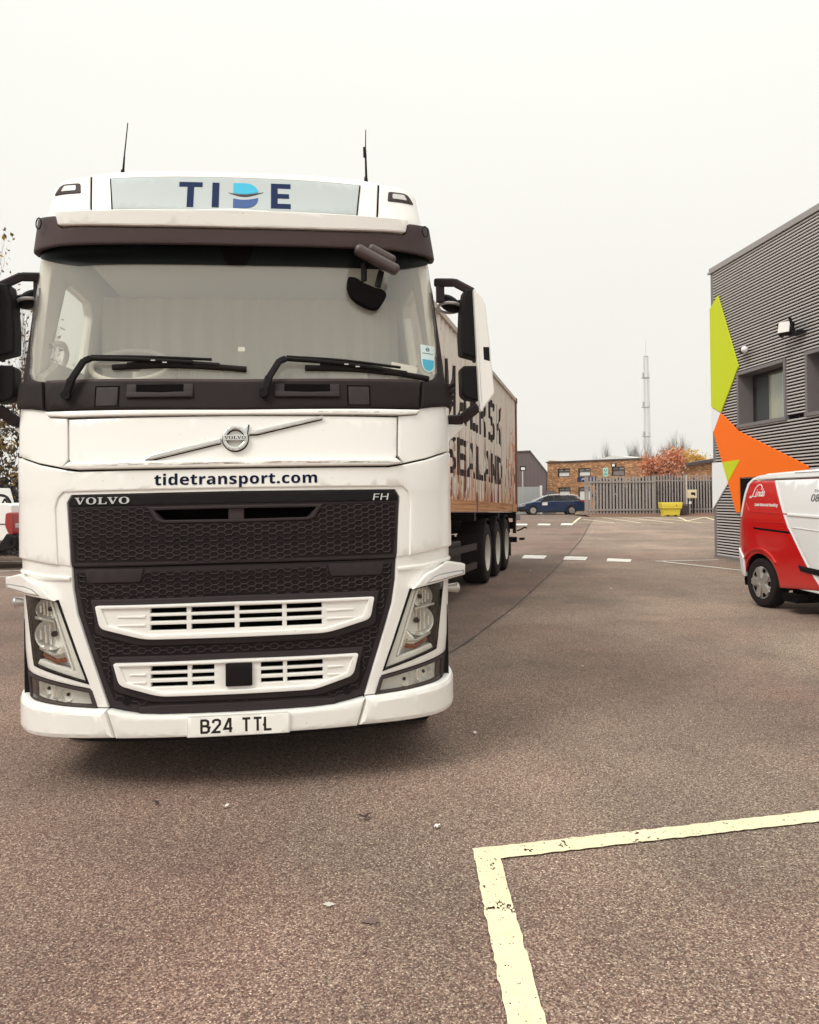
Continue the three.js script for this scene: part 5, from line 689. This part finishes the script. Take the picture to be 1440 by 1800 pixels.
// ---------------------------------------------------------------- fence, gate, grit bin, boxes
const palisade = mat([.34, .305, .29], .6, { metalness: .3 });
const paleGeo = (h, w) => { const g = slab([[-w / 2, 0], [w / 2, 0], [w / 2, h - .12], [w * .36, h], [w * .12, h - .07], [0, h + .02], [-w * .12, h - .07], [-w * .36, h], [-w / 2, h - .12]], .012, 0), q = subdivide(g, .05), p = q.attributes.position; for (let i = 0; i < p.count; i++) p.setZ(i, p.getZ(i) + .025 * (1 - Math.abs(p.getX(i)) / (w / 2))); q.computeVertexNormals(); return q; };
function palFence(name, label, cat, x0, x1, y, z, h, pitch, w, gate) {
  const f = thing(name, label, cat, [x0, y, z]), n = Math.round((x1 - x0) / pitch), ga = [h, h - .02, h + .02].map((q) => paleGeo(q, w));
  for (let i = 0; i < n; i++) { const m = part(f, 'pale', ga[i % 3], palisade); m.position.set((i + .5) * pitch, .02, .03); m.rotation.z = (hash2(i, 4) - .5) * .012; }
  part(f, 'rail', box(x1 - x0, .07, .05, (x1 - x0) / 2, .30, -.02), palisade); part(f, 'rail', box(x1 - x0, .07, .05, (x1 - x0) / 2, h - .34, -.02), palisade);
  if (gate) { part(f, 'gate_frame', [box(.09, h + .02, .09, -.02, h / 2, -.02), box(.08, h - .1, .08, x1 - x0, h / 2, -.02), box(x1 - x0, .09, .06, (x1 - x0) / 2, h - .34, .062), box(x1 - x0, .08, .06, (x1 - x0) / 2, .28, .062)], palisade); } else for (const x of [.02, 1.9, 4.4]) part(f, 'post', box(.10, h - .05, .08, x, h / 2, -.08), palisade);
  return f;
}
palFence('palisade_gate', 'grey steel palisade gate leaf standing between the blue car and the grit bin', 'gate', 10.75, 14.95, rise(50) + .10, -50, 2.33, .2, .125, true);
palFence('palisade_fence', 'grey steel palisade fence overgrown with twigs behind the grit bin', 'fence', 15.0, 20.2, rise(50) + .10, -50.3, 2.40, .175, .085, false);
{ const n = 60, p = [], idx = [], r = rng(12); for (let j = 0; j <= 6; j++) for (let i = 0; i <= n; i++) { const x = 10.6 + i / n * 13, q = j / 6, z = -47.9 - q * 6; p.push(x, rise(-z) + .17 * sstep(0, .35, q) + .03 * r() - .02, z); if (i && j) { const k = j * (n + 1) + i; idx.push(k - n - 2, k - n - 1, k, k - n - 2, k, k - 1); } } const g = new THREE.BufferGeometry(); g.setAttribute('position', new THREE.Float32BufferAttribute(p, 3)); g.setIndex(idx); g.computeVertexNormals(); solo('verge', g, mat([.16, .085, .055], .95), 'narrow leaf-strewn brown verge at the foot of the palisade fence', 'verge', 'structure'); }
{ const b = thing('grit_bin', 'bright yellow plastic grit bin standing before the palisade fence', 'grit bin', [15.35, rise(48) + .03, -48.3]), y = mat([.72, .58, .05], .45);
  part(b, 'tub', (() => { const g = new RoundedBoxGeometry(1.0, .56, .62, 3, .04), p = g.attributes.position; for (let i = 0; i < p.count; i++) { const k = .92 + .16 * (p.getY(i) / .56 + .5); p.setX(i, p.getX(i) * k); p.setZ(i, p.getZ(i) * k); } g.translate(0, .31, 0); g.computeVertexNormals(); return g; })(), y);
  part(b, 'lid', (() => { const g = new RoundedBoxGeometry(1.22, .36, .78, 3, .04), p = g.attributes.position; for (let i = 0; i < p.count; i++) { const k = .93 + .1 * (p.getY(i) / .36 + .5); p.setX(i, p.getX(i) * k); } g.translate(0, .62, .01); g.computeVertexNormals(); return [g, box(1.16, .02, .03, 0, .60, .40)]; })(), y); part(b, 'catch', rbox(.06, .06, .03, .01, .24, .63, .405), K.black); parts(b, 'foot', [rbox(.2, .07, .5, .01, -.38, .03, 0), rbox(.24, .07, .5, .01, 0, .03, 0), rbox(.2, .07, .5, .01, .38, .03, 0)], y); parts(b, 'foot_gap', [box(.14, .06, .02, -.22, .03, .30), box(.14, .06, .02, .22, .03, .30)], K.gloom); }
{ const b = thing('salt_box', 'low dark brown box on the verge beside the yellow grit bin', 'box', [16.38, rise(48) + .10, -49.2]), m = mat([.05, .03, .026], .8); for (let k = 0; k < 4; k++) part(b, 'plank', rbox(.58, .125, .5, .008, 0, .07 + k * .13, 0), m); part(b, 'lid', rbox(.64, .04, .56, .01, 0, .58, 0), m); }
{ const b = thing('meter_cabinet', 'cream electric cabinet on a post in front of the palisade fence', 'cabinet', [17.0, rise(48) + .12, -49.4]), cr = mat([.66, .57, .38], .5); part(b, 'post', [box(.07, 2.35, .07, -.28, 1.17, -.1)], mat([.55, .5, .46], .6)); part(b, 'stand', [box(.06, 1.0, .06, .1, .5, -.05)], K.black); part(b, 'cabinet', rbox(.54, .52, .22, .03, .02, 1.20, 0), cr); part(b, 'window', [rbox(.26, .16, .02, .01, .05, 1.22, .115), rbox(.08, .1, .02, .01, .15, 1.15, .115)], K.black); part(b, 'cover', rbox(.40, .36, .02, .02, .04, 1.19, .108), mat([.72, .62, .42], .4)); part(b, 'notice', box(.14, .15, .02, -.1, .68, .02), K.white); }
// ---------------------------------------------------------------- buildings at the back
const brickTex = (() => { const W = 512, H = 512; return canvasTex(W, H, (x) => { const r = rng(5); x.fillStyle = 'rgb(168,140,112)'; x.fillRect(0, 0, W, H); const bw = W / 16, bh = H / 48; const pal = [[168, 118, 74], [180, 130, 84], [154, 106, 68], [144, 94, 62], [190, 144, 98], [132, 88, 60]]; for (let j = 0; j < 48; j++) for (let i = -1; i < 16; i++) { const p = pal[Math.floor(r() * 6)], v = .85 + .3 * r(); x.fillStyle = `rgb(${p[0] * v},${p[1] * v},${p[2] * v})`; x.fillRect(i * bw + (j & 1 ? bw / 2 : 0) + 1, j * bh + 1, bw - 2, bh - 2); } }, { repeat: [1 / 3.6, 1 / 3.6] }); })();
K.brick = new THREE.MeshStandardMaterial({ map: brickTex, roughness: .9, side: THREE.DoubleSide });
function brickWall(x0, x1, y0, y1, holes, z = 0, th = .25) { return slab([[x0, y0], [x1, y0], [x1, y1], [x0, y1]], th, 0, holes.map(([a, b, c, d]) => [[a, c], [b, c], [b, d], [a, d]])).translate(0, 0, z); }
{
  const b = thing('brick_office', 'two-storey brown brick office with flat roof behind the palisade gate', 'building', [11.46, rise(66), -68], -Math.atan2(5.4, 5.49)), G = rise(66);
  const wins = [[1.02, 2.20, 3.05, 3.72], [2.98, 4.13, 3.05, 3.72], [6.02, 7.16, 3.02, 3.74], [1.06, 2.22, 1.1, 2.19], [2.97, 4.13, 1.1, 2.19], [6.02, 7.16, 1.1, 2.19]].map(([a, c, d, e]) => [a, c, d - G, e - G]);
  part(b, 'wall', [brickWall(0, 8.6, -.3, 4.24 - G, wins), box(.25, 4.4, 9, .125, 2.0, -4.6)], K.brick); part(b, 'roof_edge', [box(8.8, .10, .34, 4.3, 4.29 - G, -.08), box(.3, .1, 9, 0, 4.29 - G, -4.6)], mat([.07, .055, .05], .7)); part(b, 'roof', box(8.6, .06, 9, 4.3, 4.2 - G, -4.7), mat([.3, .29, .27], .8)); part(b, 'roof_light', slab([[3.2, 4.3 - G], [5.2, 4.72 - G], [8.2, 4.3 - G]], 3, 0).translate(0, 0, -1.6), mat([.62, .62, .6], .5));
  wins.forEach(([a, c, d, e], i) => { const w = part(b, 'window', [box(.07, e - d, .1, a + .035, (d + e) / 2, -.06), box(.07, e - d, .1, c - .035, (d + e) / 2, -.06), box(c - a, .06, .1, (a + c) / 2, e - .03, -.06), box(c - a, .06, .1, (a + c) / 2, d + .03, -.06), box(c - a, .06, .09, (a + c) / 2, e - .22, -.06), box(.07, .2, .09, (a + c) / 2, e - .12, -.06)], mat([.028, .016, .014], .6)); part(w, 'blind', [box(c - a - .1, e - d - .27, .02, (a + c) / 2, (d + e - .24) / 2, -.12)], i === 2 ? mat([.22, .19, .18], .6) : mat([.74, .74, .71], .6)); part(w, 'pane', box(c - a - .1, .14, .02, (a + c) / 2, e - .13, -.11), mat([.55, .53, .5], .2)); });
  const sg = thing('wall_sign', 'blue sign with white italic letters on the brick office, partly behind the gate', 'sign'); b.updateMatrixWorld(true); sg.applyMatrix4(b.matrixWorld); part(sg, 'board', box(1.9, .36, .04, 3.85, 2.83 - G, .025), mat([.012, .03, .10], .5)); part(sg, 'lettering', words('sans_bold', 'Jo', .34, .18, .3).map((l) => slab(l.pts, .01, 0, l.holes).translate(3.26, 2.74 - G, .058)), K.white);
  const ps = thing('green_notice', 'pale green notice board with dark marks high on the brick office', 'sign'); ps.applyMatrix4(b.matrixWorld); part(ps, 'board', box(.46, .70, .04, 5.5, 3.34 - G, .025), mat([.42, .66, .55], .5)); parts(ps, 'mark', [box(.10, .08, .01, 5.40, 3.50 - G, .05), box(.10, .08, .01, 5.60, 3.50 - G, .05), box(.09, .08, .01, 5.5, 3.38 - G, .05)], mat([.03, .16, .15], .5)); part(ps, 'band', box(.34, .12, .01, 5.5, 3.18 - G, .05), mat([.12, .45, .35], .5));
  const wl = thing('wall_lamp', 'white square lamp on the brick office above the dark window', 'lamp'); wl.applyMatrix4(b.matrixWorld); part(wl, 'housing', box(.36, .30, .12, 6.24, 3.86 - G, .07), K.black); part(wl, 'lamp_glass', box(.24, .20, .02, 6.26, 3.86 - G, .14), K.white);
}
{ // low brick building with a mono-pitch roof
  const b = thing('brick_outhouse', 'low brick building with a sloping dark roof edge behind the fence', 'building', [19.6, rise(62), -62]), G = rise(62); part(b, 'wall', slab([[0, 0], [7, 0], [7, 4.55 - G], [.2, 3.50 - G], [0, 3.5 - G]], .25, 0), K.brick); part(b, 'roof', beam([-.2, 3.56 - G, -2], [7.2, 4.68 - G, -2], .22, 4.6), mat([.07, .055, .05], .7));
}
{ // gabled metal shed
  const b = thing('metal_shed', 'purple grey metal shed with a sloping gable behind the container', 'building', [10.42, rise(60), -62]), G = rise(60); const m = mat([.15, .115, .12], .5);
  part(b, 'gable', slab([[0, 0], [-.05, 3.22 - G], [-1.28, 4.85 - G], [-8, 4.62 - G], [-8, 0]], .1, 0), m); const rb = []; for (let k = 0; k < 26; k++) { const x = -.12 - k * .3, top = (x > -1.28 ? 3.22 + (-.05 - x) / 1.23 * 1.63 : 4.85 - .23 * (-1.28 - x) / 6.72) - G; rb.push(box(.045, top - .05, .03, x, top / 2, .014)); } part(b, 'cladding_rib', rb, m).userData.kind = 'stuff'; part(b, 'roof', [beam([.05, 3.20 - G, -4], [-1.3, 4.92 - G, -4], .09, 8.2), beam([-1.25, 4.92 - G, -4], [-8.1, 4.68 - G, -4], .09, 8.2)], mat([.12, .10, .10], .6)); part(b, 'side_wall', box(.1, 3.0, 8, -.02, 1.5, -4), m);
  const l = thing('lamp_post', 'short lamp post with a square white lamp before the metal shed', 'lamp post', [8.22, rise(59), -59.5]); part(l, 'pole', bar([0, 0, 0], [0, 3.2, 0], .05, 10), K.satin); part(l, 'lamp_head', rbox(.42, .34, .2, .04, .02, 3.28, 0), K.black); part(l, 'lamp_glass', rbox(.28, .20, .04, .02, .02, 3.25, .1), K.white);
  const f = thing('steel_hoarding', 'pale grey corrugated steel hoarding with a white end post below the shed', 'fence', [9.3, rise(58), -58]), mm = mat([.36, .37, .36], .5); const hp = paleGeo(1.9, .13); for (let k = 0; k < 26; k++) { const q = part(f, 'panel', new THREE.BoxGeometry(.13, 1.9, .05), mm); q.position.set(-.14 - k * .14, .97, k % 2 ? 0 : .02); } part(f, 'post', box(.15, 2.02, .12, 0, 1.0, .02), mat([.72, .71, .68], .6)); part(f, 'return_panel', box(1.0, 1.6, .04, .62, .8, -.4), mat([.14, .12, .12], .6));
}
// ---------------------------------------------------------------- lattice mast
{
  const m = thing('lattice_mast', 'tall thin grey lattice radio mast rising above the autumn tree', 'radio mast', [93.0, 0, -320]), st = mat([.50, .50, .48], .6), legs = [], br = [], H = 56;  // steel colour lightened to paint in the distance haze
  const hw = (y) => .95 - .0075 * y * .6; for (const [a, b] of [[1, 1], [1, -1], [-1, 1], [-1, -1]]) legs.push(bar([a * hw(0), 0, b * hw(0)], [a * hw(H), H, b * hw(H)], .075, 5));
  for (let y = 0; y < H - 1; y += 1.6) { const a = hw(y), c = hw(y + 1.6); for (const s of [1, -1]) { br.push(bar([-a, y, s * a], [c, y + 1.6, s * c], .035, 4), bar([a, y, s * a], [-c, y + 1.6, s * c], .035, 4), bar([s * a, y, -a], [s * c, y + 1.6, c], .035, 4), bar([-a, y, s * a], [a, y, s * a], .03, 4)); } }
  parts(m, 'mast_leg', legs, st); const q = part(m, 'bracing', br, st); q.userData.kind = 'stuff'; part(m, 'platform', [47.5, 36, 24.5, 15].flatMap((y) => [box(2.9, .12, 2.2, -.3, y, 0), bar([-1.7, y, .6], [-1.7, y + 2.6, .6], .05, 4), bar([1.0, y, .6], [1.0, y + 1.6, .6], .05, 4), box(.5, 1.6, .3, -1.3, y + 1.1, .8)]), mat([.32, .32, .31], .6)); part(m, 'cable_run', [bar([1.6, 0, 0], [1.2, 50, 0], .05, 4)], st); part(m, 'aerial', [bar([0, H, 0], [0, 63, 0], .11, 5, .05), box(1.5, .1, 1.5, 0, H, 0)], st);
}
// ---------------------------------------------------------------- trees
function treeGeo(seed, { h, spread, trunk, levels = 4, leaves = 0, leaf = .1, gap = .3, up = .5, low = .25, twig = 1 }) {
  const r = rng(seed), wood = [], tips = [];
  const grow = (p, d, len, rad, lv) => {
    let q = p.clone(), dir = d.clone(); const n = lv ? 3 : 4;
    for (let k = 0; k < n; k++) { const nd = dir.clone().add(V3((r() - .5) * .35, (r() - .3) * .22, (r() - .5) * .35)).normalize(), e = q.clone().addScaledVector(nd, len / n), r0 = rad * (1 - .5 * k / n), r1 = rad * (1 - .5 * (k + 1) / n); wood.push(bar(q.toArray(), e.toArray(), r0, lv > 2 ? 3 : 6, r1)); q = e; dir = nd; if (lv >= levels - 2) tips.push(q.clone());
      if (lv < levels && (lv || k * (h / n) > low * h * .6 || k === n - 1)) { const m = lv ? 2 : 3; for (let i = 0; i < m; i++) { const a = r() * 6.283, s = spread * (.6 + .6 * r()); grow(q, V3(Math.cos(a) * s, up + .4 * r(), Math.sin(a) * s).add(dir.clone().multiplyScalar(.7)).normalize(), len * (.50 + .18 * r()), r1 * (.55 + .1 * r()), lv + 1); } } }
  };
  grow(V3(0, 0, 0), V3(0, 1, 0), h * .62, trunk, 0);
  const groups = [];
  return { wood: merge(wood), tips };
}
function leafCloud(tips, n, size, seed, spread, keep = 1) {
  const r = rng(seed), pos = [], idx = []; const T = tips.filter(() => r() < keep);
  for (let i = 0; i < n; i++) { const t = T[Math.floor(r() * T.length)], c = V3(t.x + (r() + r() - 1) * spread, t.y + (r() + r() - 1) * spread * .8, t.z + (r() + r() - 1) * spread), s = size * (.6 + .8 * r()), a = V3(r() - .5, r() - .5, r() - .5).normalize(), b = a.clone().cross(V3(r() - .5, r() - .5, r() - .5)).normalize(), v = pos.length / 3;
    for (const [p, q] of [[-1, 0], [0, -.55], [1, 0], [0, .55]]) pos.push(c.x + (a.x * p + b.x * q) * s, c.y + (a.y * p + b.y * q) * s, c.z + (a.z * p + b.z * q) * s); idx.push(v, v + 1, v + 2, v, v + 2, v + 3); }
  const g = new THREE.BufferGeometry(); g.setAttribute('position', new THREE.Float32BufferAttribute(pos, 3)); g.setIndex(idx); g.computeVertexNormals(); return g.toNonIndexed();
}
const bark = mat([.045, .032, .028], .9), greyBark = mat([.16, .135, .125], .9);
const leafM = (c) => phys(c, .8, { transmission: .35, thickness: 0 });
function tree(name, label, pos, seed, o, crowns, bk = bark, group) {
  const t = thing(name, label, 'tree', pos, 0, group), g = treeGeo(seed, o); part(t, 'trunk', g.wood, bk);
  crowns.forEach(([n, size, c, spread, keep], i) => part(t, 'crown', leafCloud(g.tips, n, size, seed * 7 + i, spread, keep), leafM(c))); return t;
}
const G60 = rise(60);
tree('autumn_tree', 'bushy tree of orange and salmon leaves above the palisade fence', [17.9, G60, -57.5], 21, { h: 3.55, spread: 1.05, trunk: .13, up: .3, low: .1 }, [[2600, .10, [.62, .20, .06], .55], [3000, .10, [.74, .40, .27], .6], [900, .10, [.40, .14, .02], .5]]);
{ const t = scene.children.at(-1); t.scale.set(.95, 1, .8); }
tree('yellow_tree', 'yellow autumn tree showing over the sloping brick roof', [25.6, G60, -73], 5, { h: 4.1, spread: .8, trunk: .12, up: .4, low: .2 }, [[3000, .12, [.66, .40, .04], .55]]);
[[25.2, -80, 5.5, 31], [27.6, -82, 5.6, 33], [24.0, -82, 5.2, 35], [21.4, -79, 4.7, 37], [19.8, -80, 4.6, 39]].forEach(([x, z, h, s], i) => tree('bare_tree', ['bare grey tree right behind the autumn tree', 'bare grey tree nearest the clad building corner', 'bare twiggy tree rising between orange and yellow crowns', 'bare twiggy tree behind the brick office roof by the mast', 'bare twiggy tree over the brick office roof light'][i], [x, G60, z], s, { h, spread: .55, trunk: .15, levels: 4, up: .75, low: .3 }, [], greyBark, 'bare trees on the skyline'));
// left side, beyond the pickup
[[-14.9, -27, 8.8, 41, 1300, .085], [-17.0, -29, 9.4, 42, 1000, .085], [-11.8, -26, 4.6, 43, 160, .06], [-14.8, -31, 6.6, 44, 420, .08]].forEach(([x, z, h, s, n, ls], i) => tree('thin_tree', ['tall thin tree with few brown leaves at the left edge above the mirror', 'tall sparse tree at the far left behind the pickup', 'small sparse tree seen through the cab side window', 'sparse autumn tree between pickup and lorry cab'][i], [x, 0, z], s, { h, spread: .34, trunk: .09, levels: 4, up: .9, low: .2 }, [[n, ls, [.13, .075, .03], .35], [Math.round(n * .9), ls, [.38, .24, .05], .35]], bark, 'sparse trees by the pickup'));
{ // autumn hedge behind the pickup, twiggy growth behind the palisade
  const hedge = (name, label, x0, x1, z, y0, y1, n, cols, sz, twigs, seed, dx = 1.2) => { const t = thing(name, label, 'hedge', [(x0 + x1) / 2, 0, z]), r = rng(seed), w = []; for (let i = 0; i < twigs; i++) { const x = (r() - .5) * (x1 - x0), zz = (r() - .5) * dx, hh = (y1 - y0) * (.5 + .5 * r()); let p = [x, y0, zz]; for (let k = 0; k < 4; k++) { const q = [p[0] + (r() - .5) * .5, p[1] + hh / 4, p[2] + (r() - .5) * .4]; w.push(bar(p, q, .016 - k * .003, 3, .013 - k * .003)); p = q; } } part(t, 'branches', w, bark); cols.forEach((c, i) => { const tips = []; for (let k = 0; k < 240; k++) tips.push(V3((r() - .5) * (x1 - x0), y0 + (y1 - y0) * r() ** 1.1, (r() - .5) * dx)); part(t, 'foliage', leafCloud(tips, n, sz, seed + i, .4), leafM(c)).userData.kind = 'stuff'; }); return t; };
  hedge('autumn_hedge', 'dense brown and ochre autumn hedge behind the white pickup', -19, -9.5, -24, 1.0, 5.0, 5200, [[.14, .085, .03], [.40, .25, .06], [.07, .05, .022]], .075, 160, 3); hedge('dark_hedge', 'dark low hedge directly behind the pickup load bar', -19, -8.6, -22.5, 0, 1.9, 4200, [[.02, .014, .012], [.03, .02, .016]], .08, 60, 4);
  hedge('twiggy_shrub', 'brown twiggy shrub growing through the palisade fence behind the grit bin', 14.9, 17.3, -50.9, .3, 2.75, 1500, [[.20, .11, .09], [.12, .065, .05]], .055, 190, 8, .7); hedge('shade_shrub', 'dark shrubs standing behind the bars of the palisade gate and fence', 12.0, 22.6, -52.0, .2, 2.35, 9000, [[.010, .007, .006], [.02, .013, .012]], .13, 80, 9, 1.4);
  const t = thing('far_treeline', 'distant grey brown line of trees along the horizon', 'treeline', [0, 0, -180]); const tips = [], r = rng(90); for (let k = 0; k < 700; k++) { const x = -230 + 520 * r(); tips.push(V3(x, 1 + 3.2 * r() * (.6 + .4 * vnoise(x * .05, 3)), (r() - .5) * 10)); } part(t, 'foliage', leafCloud(tips, 15000, .5, 91, 2.2), mat([.12, .095, .08], .9)); tag(t, t.userData.label, 'treeline', null, 'stuff');
}
scene.traverse((o) => { if (o.isMesh) { o.castShadow = true; o.receiveShadow = true; } });
renderer.render(scene, camera);
